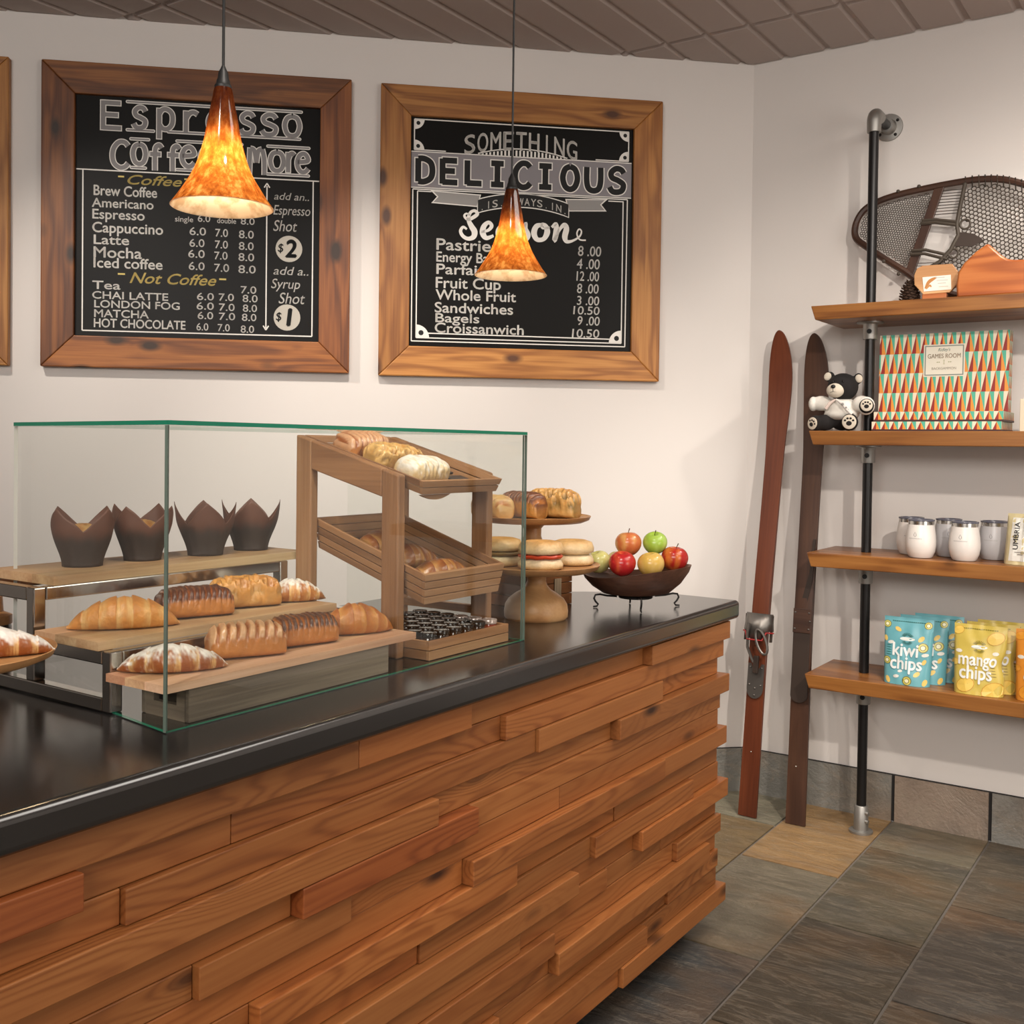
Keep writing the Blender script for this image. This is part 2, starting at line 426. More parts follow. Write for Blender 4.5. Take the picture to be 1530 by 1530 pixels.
def emit(name, col, s):
    m, nt, out = new_mat(name); e = N(nt, 'Emission', {0: tuple(col) + (1,), 1: s}); nt.links.new(e.outputs[0], out.inputs[0]); return m
M['bulb'] = emit('lit_bulb', (1, .76, .46), 175)
def jar_mat():
    m, nt, out = new_mat('jar_glass'); c = attr(nt, 'tint').outputs['Color']
    bsdf(nt, out, c, .08, 0, None, Coat_Weight=.4); return m
M['jar'] = jar_mat()

# ------------------------------------------------------------------ the setting
CX, CY = -1.618, 4.05                     # the corner where the two walls meet
WA = math.radians(46.5856283); DX, DY = math.sin(WA), math.cos(WA)       # direction of the back wall
WRZ = math.atan2(DY, DX)
HC = 2.92
bl = (CX - 6.0 * DX, CY - 6.0 * DY)
room = [bl, (CX, CY), (3.0, CY), (3.0, -3.0), (bl[0], -3.0)]
def wall(name, a, b, thick=.12):
    """inner face from a to b; the thickness lies on the left of a->b"""
    d = Vector((b[0] - a[0], b[1] - a[1], 0)); L = d.length; mb = MB()
    mb.box((-.1, 0, 0), (L + .1, thick, HC + .1))
    return struct(mb.build(name, M['wall'], loc=(a[0], a[1], 0), rz=math.atan2(d.y, d.x)))
wall('wall_back', room[0], room[1]); wall('wall_right', room[1], room[2]); wall('wall_side', room[2], room[3])
wall('wall_front', room[3], room[4]); wall('wall_left', room[4], room[0])
# floor: slate slabs in running bond, one mesh
mb = MB()
mb.add([(x, y, -.006) for x, y in room], [tuple(range(len(room)))[::-1]], mi=1)
mb.add([(x, y, -.08) for x, y in room], [tuple(range(len(room)))], mi=1)
stones = [(.070, .060, .045), (.085, .075, .056), (.10, .088, .066), (.065, .065, .058), (.09, .068, .045), (.105, .098, .078), (.056, .050, .040)]
near = {(-1.696, 3.73): (.19, .175, .125), (-1.696, 3.05): (.17, .12, .06), (-1.36, 3.395): (.30, .185, .082), (-1.36, 2.715): (.150, .128, .088), (-1.02, 3.72): (.16, .14, .098), (-1.02, 3.05): (.100, .085, .056), (-1.02, 2.37): (.066, .052, .034), (-.685, 3.385): (.098, .080, .056), (-.685, 2.71): (.075, .064, .052), (-1.36, 2.035): (.055, .057, .056)}  # orange tile brightened: its colour carries part of the lit floor strip
TW, TL, GAP = .3367, .68, .0045
def inside(x, y):
    return y < CY + .01 and (x - CX) * DY - (y - CY) * DX > .01
for i in range(-9, 14):
    x0 = -1.0225 + i * TW; sh = 3.05 if i % 2 == 0 else 3.395
    for j in range(-10, 3):
        y0 = sh + j * TL; y1 = min(y0 + TL, CY - .001)
        if y1 - y0 < .03 or not (inside(x0, y0) and inside(x0 + TW, y0)): continue
        if y0 < -2.9 or x0 > 2.6: continue
        key = min(near, key=lambda k: abs(k[0] - x0) + abs(k[1] - y0))
        t = near[key] if abs(key[0] - x0) + abs(key[1] - y0) < .1 else rnd.choice(stones)
        mb.box((x0 + GAP, y0 + GAP, -.02), (x0 + TW - GAP, y1 - GAP, 0), 0, t)
struct(mb.build('floor', [M['stone'], M['grout']], bevel=.0015))
# ceiling: long grooved panels
mb = MB()
zc = HC
mb.add([(x, y, zc + .012) for x, y in room], [tuple(range(len(room)))], mi=1)
mb.add([(x, y, zc + .09) for x, y in room], [tuple(range(len(room)))[::-1]], mi=1)
PW, PL = .1669, 1.28
def clipwall(y):
    return CX + (y - CY) / DY * DX
for j in range(-5, 2):
    ya, yb = 2.38 + j * PL, 2.38 + (j + 1) * PL
    yb = min(yb, CY)
    for i in range(-16, 28):
        x0 = -1.985 + i * PW; x1 = x0 + PW
        poly = [(x0 + .006, ya + .006), (x1 - .006, ya + .006), (x1 - .006, yb - .006), (x0 + .006, yb - .006)]
        # cut along the back wall
        out = []
        def sd(p): return (p[0] - CX) * DY - (p[1] - CY) * DX
        for k in range(4):
            p, q = poly[k], poly[(k + 1) % 4]; a, b = sd(p), sd(q)
            if a >= 0: out.append(p)
            if (a >= 0) != (b >= 0):
                t = a / (a - b); out.append((p[0] + (q[0] - p[0]) * t, p[1] + (q[1] - p[1]) * t))
        if len(out) < 3 or x0 > 2.8 or ya < -3.5: continue
        n = len(out)
        cxm = sum(p[0] for p in out) / n; cym = sum(p[1] for p in out) / n
        def ins(p, d):
            return (p[0] + max(-d, min(d, (cxm - p[0]) * 9)), p[1] + max(-d, min(d, (cym - p[1]) * 9)))
        low = [ins(p, .010) for p in out]
        P = [(x, y, zc + .012) for x, y in out] + [(x, y, zc) for x, y in low]
        mb.add(P, [tuple(range(n, 2 * n))[::-1]] + [(i2, n + i2, n + (i2 + 1) % n, (i2 + 1) % n) for i2 in range(n)], mi=0)
struct(mb.build('ceiling', [M['ceiling'], M['ceiling']]))
# slate skirting
bbx = [-1.628, -1.02, -.685, -.35, -.01, .33, .67, 1.0, 1.34]
bbt = [(.21, .205, .185), (.29, .225, .175), (.23, .225, .205), (.20, .18, .14), (.23, .19, .15), (.19, .19, .175), (.23, .205, .17), (.2, .18, .145)]
mb = MB()
for k in range(len(bbx) - 1):
    mb.box((bbx[k] + .006, 4.03, .0), (bbx[k + 1] - .006, 4.05, .172), 0, bbt[k])
mb.box((-1.628, 4.037, 0), (1.34, 4.05, .1735), mi=1)
struct(mb.build('baseboard_right', [M['stone'], M['darkgrout']]))
mb = MB()
for k in range(8):
    mb.box((-.34 * (k + 1) + .004, -.02, 0), (-.34 * k - .004, 0, .172), 0, bbt[(k * 3) % 8])
mb.box((-2.72, -.013, 0), (0, 0, .1735), mi=1)
struct(mb.build('baseboard_back', [M['stone'], M['darkgrout']], loc=(CX - .012 * DX, CY - .012 * DY, 0), rz=WRZ))

# ------------------------------------------------------------------ counter base of stacked timber, and its worktop
UNIT = CK
FX = -1.330                                # face of the recessed planks (counter units)
def counter():
    t = thing('service_counter', 'wooden counter base clad in staggered stacked timber strips under the black worktop', 'counter', (-1.6, 1.0, -.142))
    ox, oy, oz = -1.6, 1.0, -.142
    # carcass
    poly = [(-1.345, -1.6), (-1.345, 3.105), (-1.575, 3.105), (-1.79, 2.955), (-2.15, 2.60), (-2.15, -1.6)]
    mb = MB(); mb.prism([(a - ox, b - oy) for a, b in poly], -.045 - oz, .838 - oz, lambda a, y, b: (a, b, y)); mb.build('carcass', M['walnut'], t)
    mb = MB(); mb.prism([((a * 1 - ox) - (.06 if a > -1.4 else -.02), b - oy - (.06 if b > 2.5 else 0)) for a, b in poly], -.142 - oz, -.045 - oz, lambda a, y, b: (a, b, y)); mb.build('toe_kick', M['black'], t)
    pitch = .0555; top = .8385
    D0, D1, D2 = 0.0, .016, .030
    rows = {  # row: list of (end y, depth) from the near end to the far end
        0: [(1.436, D1), (1.785, D1), (2.595, D0), (3.135, D2)],
        1: [(.866, D2), (1.15, D0), (1.912, D0), (3.118, D1)],
        2: [(.944, D0), (2.039, D1 - .004), (2.68, D2 - .008), (3.108, D0)],
        3: [(1.658, D2), (2.417, D0), (3.135, D2)],
        4: [(1.284, D0), (1.795, D2), (3.12, D0 + .006)],
        5: [(1.075, D0), (1.42, D1), (2.16, D0 + .004), (3.108, D0 + .004)],
        6: [(.62, D1), (1.777, D0), (2.688, D2), (3.135, D2 - .006)],
        7: [(1.191, D0), (1.95, D2 - .004), (2.439, D0), (3.105, D0 + .004)],
        8: [(.9, D1), (1.63, D0), (2.310, D0 + .006), (2.894, D1 + .006), (3.11, D0 + .006)],
        9: [(1.32, D1), (2.216, D2), (2.551, D0), (3.138, D2)],
        10: [(1.1, D0), (1.98, D1), (2.40, D0 + .006), (2.72, D0), (3.11, D0)],
        11: [(.85, D2), (2.113, D2 - .004), (2.80, D0), (3.118, D1)],
        12: [(1.5, D0), (2.126, D0), (3.003, D2), (3.11, D0)],
        13: [(1.9, D1), (2.755, D0), (3.112, D1 - .006)],
        14: [(1.3, D2), (2.602, D2 - .006), (3.108, D0 + .006)],
        15: [(1.7, D1), (2.45, D1), (3.132, D2)],
    }
    mb = MB()
    for r in range(16):
        z1 = top - r * pitch; z0 = z1 - pitch
        y = -1.6
        for (ye, d) in rows[r]:
            tn = tv(.80, 1.10, .05)
            if (r, ye) in ((1, .866), (4, 1.795)): tn = (.84, .66, .60)
            mb.box((FX - .05 - ox, y - oy, z0 + .0006 - oz), (FX + d - ox, ye - .0012 - oy, z1 - .0006 - oz), 1, tn)
            if ye > 3.0:   # the end face: a return strip behind
                mb.box((-1.55 - ox, ye - .04 - oy, z0 + .0006 - oz), (FX - .05 - ox, ye - .003 - oy, z1 - .0006 - oz), 0, tn)
            y = ye
    mb.build('timber_cladding', M['fir'], t, bevel=.0022)
counter()
wt = MB()
WPOLY = [(-1.286, -1.7), (-1.286, 3.178), (-1.565, 3.187), (-1.786, 3.035), (-2.20, 2.62), (-2.20, -1.7)]
wt.prism(WPOLY, .842, .90, lambda a, y, b: (a + 1.6, b - 1.0, y - .842))
wo = wt.build('worktop', M['laminate'], None, loc=(-1.6, 1.0, .842), smooth=True)
md = wo.modifiers.new('bevel', 'BEVEL'); md.width = .013; md.segments = 5; md.limit_method = 'ANGLE'
tag(wo, 'long glossy black worktop with rounded edge on the timber-clad counter', 'countertop')
UNIT = 1.0

# ------------------------------------------------------------------ menu boards
CH = (.80, .775, .73); GOLD = (.66, .52, .17); GREY = (.25, .24, .24)
FW = .1145
def menu_board(label, s0, z0, frame, tints):
    W = H = 1.1
    t = thing('menu_board', label, 'menu board', (CX + s0 * DX, CY + s0 * DY, z0), WRZ)
    Y0, Y1 = -.034, -.001
    rails = [[(0, 0), (W, 0), (W - FW, FW), (FW, FW)], [(W, 0), (W, H), (W - FW, H - FW), (W - FW, FW)],
             [(W, H), (0, H), (FW, H - FW), (W - FW, H - FW)], [(0, H), (0, 0), (FW, FW), (FW, H - FW)]]
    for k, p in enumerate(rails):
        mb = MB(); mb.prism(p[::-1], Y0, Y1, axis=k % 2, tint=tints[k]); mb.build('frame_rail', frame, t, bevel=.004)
    mb = MB(); mb.box((FW - .006, -.016, FW - .006), (W - FW + .006, -.003, H - FW + .006)); mb.build('chalkboard_panel', M['chalkboard'], t)
    return t
def on_board(u, v): return (u, -.0168, v)
def on_board2(u, v): return (u, -.0172, v)
def on_board3(u, v): return (u, -.0176, v)
def line(mb, p, q, w, fn=on_board, tint=CH):
    a = Vector(p); b = Vector(q); d = (b - a).normalized(); n = Vector((-d.y, d.x)) * w / 2
    P = [a - n, b - n, b + n, a + n]
    mb.add([fn(x, y) for x, y in P], [(0, 1, 2, 3)], None, tint)
def bar(mb, u0, u1, v, h=.011):          # chalk underline: outlined grey bar
    for (hh, fn, c) in ((h, on_board, CH), (h * .45, on_board2, GREY)):
        P = [(u0 + hh / 2 * math.cos(a) * 1, v + hh / 2 * math.sin(a)) for a in [PI / 2 + PI * k / 6 for k in range(7)]] + [(u1 + hh / 2 * math.cos(a), v + hh / 2 * math.sin(a)) for a in [-PI / 2 + PI * k / 6 for k in range(7)]]
        mb.add([fn(x, y) for x, y in P], [tuple(range(len(P)))], None, c)
def disc(mb, u, v, r, fn=on_board, tint=CH, a0=0, a1=2 * PI, n=28):
    P = [(u + r * math.cos(a0 + (a1 - a0) * k / n), v + r * math.sin(a0 + (a1 - a0) * k / n)) for k in range(n + 1)]
    if a1 - a0 < 6.2: P = [(u, v)] + P
    else: P = P[:-1]
    mb.add([fn(x, y) for x, y in P], [tuple(range(len(P)))], None, tint)
def stroke(mb, pts, w, fn=on_board, tint=CH):
    """brush stroke through (u, v, width factor) points, smoothed"""
    pts = [tuple(p) + (1,) if len(p) == 2 else p for p in pts]
    sm_ = []
    m = len(pts)
    for i in range(m - 1):
        p0, p1, p2, p3 = pts[max(i - 1, 0)], pts[i], pts[i + 1], pts[min(i + 2, m - 1)]
        for k in range(6):
            t = k / 6
            sm_.append(tuple(.5 * (2 * b + (c - a) * t + (2 * a - 5 * b + 4 * c - d) * t * t + (3 * b - a - 3 * c + d) * t ** 3) for a, b, c, d in zip(p0, p1, p2, p3)))
    sm_.append(pts[-1]); P = []
    for i, p in enumerate(sm_):
        a, b = sm_[max(i - 1, 0)], sm_[min(i + 1, len(sm_) - 1)]
        dx, dy = b[0] - a[0], b[1] - a[1]; L = math.hypot(dx, dy) or 1
        P += [fn(p[0] - dy / L * w * p[2] / 2, p[1] + dx / L * w * p[2] / 2), fn(p[0] + dy / L * w * p[2] / 2, p[1] - dx / L * w * p[2] / 2)]
    mb.add(P, [(2 * i, 2 * i + 1, 2 * i + 3, 2 * i + 2) for i in range(len(sm_) - 1)], None, tint)
RT = [(.8, .8, .8), (1.0, .95, .9), (1.0, 1.0, 1.0), (.85, .82, .8)]
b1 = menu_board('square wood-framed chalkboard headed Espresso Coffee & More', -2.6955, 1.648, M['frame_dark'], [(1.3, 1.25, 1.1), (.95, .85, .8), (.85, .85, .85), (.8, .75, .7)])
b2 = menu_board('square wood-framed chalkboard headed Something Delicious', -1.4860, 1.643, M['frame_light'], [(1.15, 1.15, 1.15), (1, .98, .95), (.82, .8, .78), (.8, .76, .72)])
b0 = menu_board('wood-framed chalkboard cut off by the left edge of the photo', -3.9050, 1.648, M['frame_light'], [(.9, .9, .9)] * 4)
TXT1 = [('Brew Coffee',.178,.627,.398,.036),('Americano',.172,.584,.386,.032),('Espresso',.174,.542,.355,.034),('Cappuccino',.174,.493,.420,.036),('Latte',.179,.450,.301,.033),('Mocha',.179,.402,.346,.038),('Iced coffee',.179,.365,.419,.036),('Tea',.175,.287,.272,.029),('CHAI LATTE',.175,.252,.440,.026),('LONDON FOG',.182,.220,.481,.026),('MATCHA',.182,.185,.372,.027),('HOT CHOCOLATE',.181,.148,.502,.031)]
PR1 = [('single',.463,.544,.527,.019),('6.0',.544,.547,.588,.024),('double',.613,.545,.681,.019),('8.0',.698,.544,.748,.024),('6.0',.515,.497,.573,.028),('7.0',.607,.495,.652,.028),('8.0',.692,.493,.745,.028),('6.0',.515,.454,.568,.028),('7.0',.606,.452,.652,.028),('8.0',.692,.450,.745,.028),('6.0',.511,.414,.569,.028),('7.0',.604,.411,.651,.028),('8.0',.691,.409,.747,.028),('6.0',.513,.369,.569,.028),('7.0',.604,.366,.657,.028),('8.0',.691,.364,.753,.028),('7.0',.700,.289,.756,.026),('6.0',.543,.259,.603,.026),('7.0',.621,.259,.675,.026),('8.0',.707,.257,.761,.026),('6.0',.542,.224,.603,.026),('7.0',.622,.222,.678,.026),('8.0',.708,.221,.759,.026),('6.0',.546,.189,.601,.026),('7.0',.622,.188,.680,.026),('8.0',.705,.187,.757,.026),('6.0',.542,.147,.584,.026),('7.0',.618,.146,.661,.026),('8.0',.701,.143,.749,.026)]
mb = MB()
GL = {  # pen strokes of the big chalk letters in a unit box
    'E': [[(.92, .93), (.08, .93)], [(.08, 1.0), (.08, 0)], [(.08, .52), (.80, .52)], [(.08, .07), (.95, .07)]],
    's': [[(.88, .80), (.72, .95), (.40, .97), (.14, .80), (.22, .60), (.55, .50), (.86, .36), (.80, .12), (.50, .02), (.20, .06), (.04, .22)]],
    'p': [[(.10, .98), (.10, -.42)], [(.10, .72), (.30, .94), (.62, .95), (.90, .74), (.90, .30), (.64, .06), (.32, .06), (.10, .26)]],
    'r': [[(.15, .98), (.15, 0)], [(.15, .62), (.38, .88), (.66, .95), (.92, .86)]],
    'e': [[(.10, .52), (.86, .60), (.80, .84), (.56, .96), (.26, .86), (.08, .56), (.14, .24), (.40, .04), (.70, .06), (.92, .22)]],
    'o': [[(.50, .97), (.20, .86), (.06, .52), (.20, .14), (.50, .03), (.80, .14), (.94, .50), (.80, .86), (.50, .97)]],
    'C': [[(.94, .84), (.74, .97), (.42, .96), (.14, .74), (.06, .45), (.16, .18), (.46, .03), (.76, .06), (.96, .20)]],
    'f': [[(.98, .86), (.78, .98), (.52, .88), (.46, .60), (.46, -.08)], [(.08, .60), (.90, .60)]],
    'M': [[(.08, 0), (.12, .98)], [(.12, .98), (.36, .90), (.48, .45)], [(.48, .45), (.58, .88), (.80, .97)], [(.80, .97), (.92, .6), (.94, 0)]],
    '&': [[(.96, .06), (.60, .40), (.28, .74), (.36, .95), (.60, .92), (.62, .70), (.24, .46), (.10, .22), (.32, .02), (.64, .10), (.92, .48)]],
    'D': [[(.10, .96), (.10, .04)], [(.10, .95), (.46, .95), (.82, .80), (.92, .50), (.82, .20), (.46, .05), (.10, .05)]],
    'L': [[(.10, .98), (.10, .02)], [(.08, .08), (.94, .08)]],
    'I': [[(.08, .92), (.92, .92)], [(.08, .08), (.92, .08)], [(.50, .92), (.50, .08)]],
    'O': [[(.50, .96), (.20, .84), (.06, .50), (.20, .16), (.50, .04), (.80, .16), (.94, .50), (.80, .84), (.50, .96)]],
    'U': [[(.08, .98), (.08, .42), (.20, .12), (.50, .03), (.80, .12), (.92, .42), (.92, .98)]],
    'S': [[(.90, .80), (.74, .94), (.42, .97), (.14, .80), (.20, .60), (.55, .50), (.88, .34), (.80, .10), (.48, .02), (.20, .06), (.05, .22)]]}
def letter(mb, c, u0, v, u1, h, w=.0155, ol=.0032, out=CH, fill=GREY, f1=None, f2=None):
    F1, F2 = f1 or on_board, f2 or on_board2
    for q_, st in enumerate(GL[c]):
        g1 = lambda x, y, q_=q_: Vector(F1(x, y)) - Vector((0, q_ * 3e-5, 0)); g2 = lambda x, y, q_=q_: Vector(F2(x, y)) - Vector((0, q_ * 3e-5, 0))
        P = [(u0 + (u1 - u0) * x, v + h * y) for x, y in st]
        e = ol
        if len(P) == 2:
            line(mb, *ext(P[0], P[1], e), w + 2 * e, g1, out); line(mb, P[0], P[1], w, g2, fill)
        else:
            stroke(mb, P, w + 2 * e, g1, out); stroke(mb, P, w, g2, fill)
def ext(p, q, e):
    a = Vector(p); b = Vector(q); d = (b - a).normalized() * e
    return (a - d)[:], (b + d)[:]
for txt, u0, v, u1, cap in (('E', .203, .865, .275, .105), ('s', .313, .876, .362, .078), ('p', .399, .876, .456, .078), ('r', .491, .872, .545, .078), ('e', .575, .876, .632, .078), ('s', .693, .878, .747, .078), ('s', .769, .878, .830, .078), ('o', .851, .878, .913, .078),
                             ('C', .238, .728, .300, .098), ('o', .310, .745, .361, .076), ('f', .370, .733, .415, .088), ('f', .432, .733, .478, .088), ('e', .482, .745, .535, .076), ('e', .548, .745, .602, .076), ('&', .628, .730, .695, .098), ('M', .722, .730, .786, .098), ('o', .800, .746, .855, .074), ('r', .864, .745, .893, .074), ('e', .898, .746, .946, .074)):
    letter(mb, txt, u0, v, u1, cap)
for u0, u1, v in ((.293, .915, .971), (.293, .385, .869), (.437, .910, .870), (.306, .368, .837), (.468, .70, .838), (.794, .944, .838), (.308, .357, .733), (.468, .68, .7335), (.793, .943, .735)):
    bar(mb, u0, u1, v, .012)
mb.build('heading_lettering', M['chalk'], b1)
mb = MB()
for r in TXT1:
    q = MB(); q.text(*r, on_board, 0, .022, CH); q.build('item_lettering', M['chalk'], b1)
for txt, u0, v, u1, cap in (('add an..', .818, .642, .946, .026), ('Espresso', .816, .586, .951, .035), ('Shot', .816, .525, .903, .040), ('add a..', .818, .363, .946, .030), ('Syrup', .810, .312, .916, .035), ('Shot', .838, .256, .934, .040)):
    q = MB(); q.text(txt, u0, v, u1, cap, on_board, .22, .004, CH); q.build('note_lettering', M['chalk'], b1)
mb = MB()
for r in PR1:
    q = MB(); q.text(*r, on_board, 0, .012, CH); q.build('price_lettering', M['chalk'], b1)
for (u, v, n_) in ((.874, .460, '2'), (.869, .204, '1')):
    mb = MB(); disc(mb, u, v, .049, on_board, (.50, .47, .41))
    mb.text(n_, u - (.012 if n_ == '2' else 0), v - .030, u + (.026 if n_ == '2' else .017), .062, on_board2, .1, .05, (.012, .012, .012))
    mb.text('$', u - .040, v - .012, u - .021, .030, on_board2, .1, .02, (.012, .012, .012)); mb.build('price_badge', M['chalk'], b1)
mb = MB()
mb.text('Coffee', .295, .672, .486, .034, on_board, .35, .018, GOLD)
line(mb, (.262, .698), (.283, .698), .006, tint=GOLD); line(mb, (.495, .700), (.513, .700), .006, tint=GOLD); mb.build('gold_lettering', M['chalk'], b1); mb = MB(); mb.text('Not Coffee', .305, .313, .611, .038, on_board, .35, .018, GOLD)
for p, q in (((.263, .344), (.288, .344)), ((.622, .338), (.647, .338))): line(mb, p, q, .006, tint=GOLD)
mb.build('gold_lettering', M['chalk'], b1, None)
mb = MB()
for p, q in (((.117, .718), (.983, .717)), ((.140, .717), (.140, .135)), ((.140, .135), (.961, .136)), ((.961, .136), (.961, .717)), ((.792, .690), (.792, .162)),
             ((.792, .700), (.782, .684)), ((.792, .700), (.802, .684)), ((.792, .155), (.782, .171)), ((.792, .155), (.802, .171))):
    line(mb, p, q, .0045)
mb.build('chalk_border', M['chalk'], b1)
# second board
mb = MB()
def arch_text(mb, txt, u0, u1, v, cap, rise, tall=0):
    n = len(txt)
    for k, c in enumerate(txt):
        if c == ' ': continue
        a = u0 + (u1 - u0) * k / n; b = u0 + (u1 - u0) * (k + 1) / n; t = ((a + b) / 2 - u0) / (u1 - u0) * 2 - 1
        w = (b - a) * (.13 if c in 'I.' else 1.0); m_ = (a + b) / 2; slope = -rise * 2 * t / ((u1 - u0) / 2) * 1.0
        vv = v + rise * (1 - t * t)
        def fn(x, y, m_=m_, vv=vv, slope=slope): return on_board3(x, y + (x - m_) * slope)
        g = c
        mb.text(g, m_ - w * .40, vv, m_ + w * .40, cap if c != '.' else cap * .9, fn, 0, .012, CH)
arch_text(mb, 'SOMETHING', .315, .765, .852, .070, .028)
arch_text(mb, '.IS.ALWAYS.IN.', .378, .728, .640, .027, .030)
mb.add([on_board(x, y) for x, y in ((.117, .721), (.980, .721), (.980, .852), (.117, .852))], [(0, 1, 2, 3)], None, (.25, .235, .25))
for v in (.7185, .8545): line(mb, (.117, v), (.980, v), .004)
for k, c in enumerate('DELICIOUS'):
    u0 = .130 + k * .0940; w = .074 if c != 'I' else .066
    letter(mb, c, u0 + .007, .737, u0 + w - .001, .096, .0225, .0042, CH, (.010, .010, .010), on_board2, on_board3)
mb.build('heading_lettering', M['chalk'], b2)
mb = MB()    # brush script word
S = [(.345, .622, .5), (.330, .628, .6), (.322, .618, .8), (.335, .606, 1), (.352, .612, 1.2), (.372, .628, 1.2), (.362, .640, 1), (.345, .632, 1), (.338, .606, 1.3), (.350, .580, 1.8), (.362, .560, 2), (.358, .540, 1.7), (.338, .532, 1.3), (.318, .541, 1.2), (.308, .560, 1.1), (.318, .576, .9), (.332, .568, .7)]
E_ = [(.388, .560, .8), (.415, .568, 1), (.428, .585, 1.3), (.416, .598, 1.2), (.398, .582, 1.7), (.394, .556, 2), (.408, .538, 1.5), (.436, .548, .9)]
A_ = [(.500, .585, 1), (.476, .592, 1.3), (.456, .570, 1.9), (.458, .545, 1.8), (.478, .538, 1.3), (.498, .565, 1), (.506, .595, 1.2), (.500, .560, 1.9), (.506, .540, 1.5), (.522, .546, .8)]
S2 = [(.528, .556, .8), (.552, .585, .9), (.562, .602, 1), (.560, .580, 1.6), (.570, .556, 1.9), (.560, .538, 1.5), (.540, .542, 1)]
O_ = [(.628, .598, 1.2), (.604, .592, 1.7), (.594, .565, 2), (.606, .541, 1.6), (.632, .544, 1.5), (.646, .570, 2), (.640, .594, 1.5), (.624, .600, 1), (.628, .585, .7), (.655, .590, .7)]
N_ = [(.664, .590, .9), (.680, .604, 1.3), (.682, .575, 2), (.676, .540, 1.6), (.690, .575, 1), (.712, .602, 1.4), (.722, .588, 1.9), (.716, .556, 1.9), (.724, .538, 1.3), (.748, .542, .8), (.775, .560, .6), (.782, .580, .5), (.772, .588, .5), (.764, .570, .5), (.775, .548, .5), (.800, .546, .5)]
for w in (S, E_, A_, S2, O_, N_): stroke(mb, w, .0115, on_board3)
mb.build('script_lettering', M['chalk'], b2)
mb = MB()
for r in (('Pastries',.217,.486,.455,.042),('Energy Bars',.217,.441,.456,.037),('Parfaits',.218,.394,.426,.038),('Fruit Cup',.216,.341,.466,.040),('Whole Fruit',.216,.296,.526,.038),('Sandwiches',.213,.247,.515,.038),('Bagels',.216,.210,.384,.033),('Croissanwich',.214,.170,.558,.037)):
    q = MB(); q.text(*r, on_board, 0, .022, CH); q.build('item_lettering', M['chalk'], b2)
mb = MB()
for r in (('8 .00',.770,.485,.862,.038),('4 .00',.766,.435,.857,.038),('12 .00',.765,.388,.855,.036),('8 .00',.768,.340,.854,.036),('3 .00',.768,.294,.857,.034),('10.50',.754,.257,.859,.031),('9 .00',.772,.215,.860,.034),('10.50',.750,.167,.859,.032)):
    q = MB(); q.text(*r, on_board, .06, .012, CH); q.build('price_lettering', M['chalk'], b2)
mb = MB()
for p, q in (((.128, .977), (.967, .976)), ((.128, .861), (.128, .977)), ((.967, .976), (.967, .861)), ((.128, .861), (.248, .861)), ((.967, .861), (.835, .861)),
             ((.124, .712), (.965, .712)), ((.124, .712), (.124, .135)), ((.124, .135), (.963, .135)), ((.963, .135), (.965, .712)),
             ((.142, .705), (.142, .148)), ((.142, .148), (.948, .148)), ((.948, .148), (.948, .705)), ((.187, .166), (.905, .163)), ((.142, .705), (.195, .705)), ((.888, .703), (.948, .703))):
    line(mb, p, q, .0042)
for (u, v, a) in ((.128, .977, -PI / 2), (.967, .976, PI), (.128, .861, 0), (.967, .861, PI / 2), (.142, .148, 0), (.948, .148, PI / 2)):
    r = .038 if v > .8 else .050
    disc(mb, u, v, r, on_board, CH, a, a + PI / 2, 10)
    disc(mb, u + r * .38 * math.copysign(1, .55 - u), v + r * .38 * (1 if v in (.861, .148) else -1), r * .20, on_board2, (.01, .01, .01), n=14)
# ribbon
def ribbon(u): return .640 + .030 * (1 - ((u - .551) / .18) ** 2)
n = 16; us = [.371 + .361 * k / n for k in range(n + 1)]
for dv0, dv1, fn, c in ((-.010, .046, on_board, CH), (-.006, .042, on_board2, (.010, .010, .010))):
    e = 0 if fn is on_board else .003
    P = [fn(max(us[0] + e, min(us[-1] - e, u)), ribbon(u) + dv0) for u in us] + [fn(max(us[0] + e, min(us[-1] - e, u)), ribbon(u) + dv1) for u in us]
    mb.add(P, [(k, k + 1, n + 2 + k, n + 1 + k) for k in range(n)], None, c)
for s_, a, b in ((1, .191, .371), (-1, .886, .731)):
    P = [(a, .710), (b + .015 * s_, .703), (b + .0 * s_, .655), (a + .004 * s_, .662), (a + .025 * s_, .687)]
    mb.add([on_board(x, y) for x, y in P], [(4, 0, 1), (4, 1, 2), (4, 2, 3)], None, CH)
    Q = [(a + .012 * s_, .706), (b + .010 * s_, .699), (b - .002 * s_, .659), (a + .012 * s_, .666), (a + .031 * s_, .687)]
    mb.add([on_board2(x, y) for x, y in Q], [(4, 0, 1), (4, 1, 2), (4, 2, 3)], None, (.30, .29, .28))
# little hatched arch under the first word
n = 24
P = [on_board(.372 + .350 * k / n, .857) for k in range(n + 1)] + [on_board(.372 + .350 * k / n, .857 + .024 * (1 - (2 * k / n - 1) ** 2) - .001) for k in range(n + 1)]
for k in range(n):
    mb.add([P[k], Vector(P[k]).lerp(Vector(P[k + 1]), .5), Vector(P[n + 1 + k]).lerp(Vector(P[n + 2 + k]), .5), P[n + 1 + k]], [(0, 1, 2, 3)], None, CH)
stroke(mb, [(.372 + .350 * k / 8, .860 + .026 * (1 - (2 * k / 8 - 1) ** 2)) for k in range(9)], .004)
mb.build('chalk_border', M['chalk'], b2)

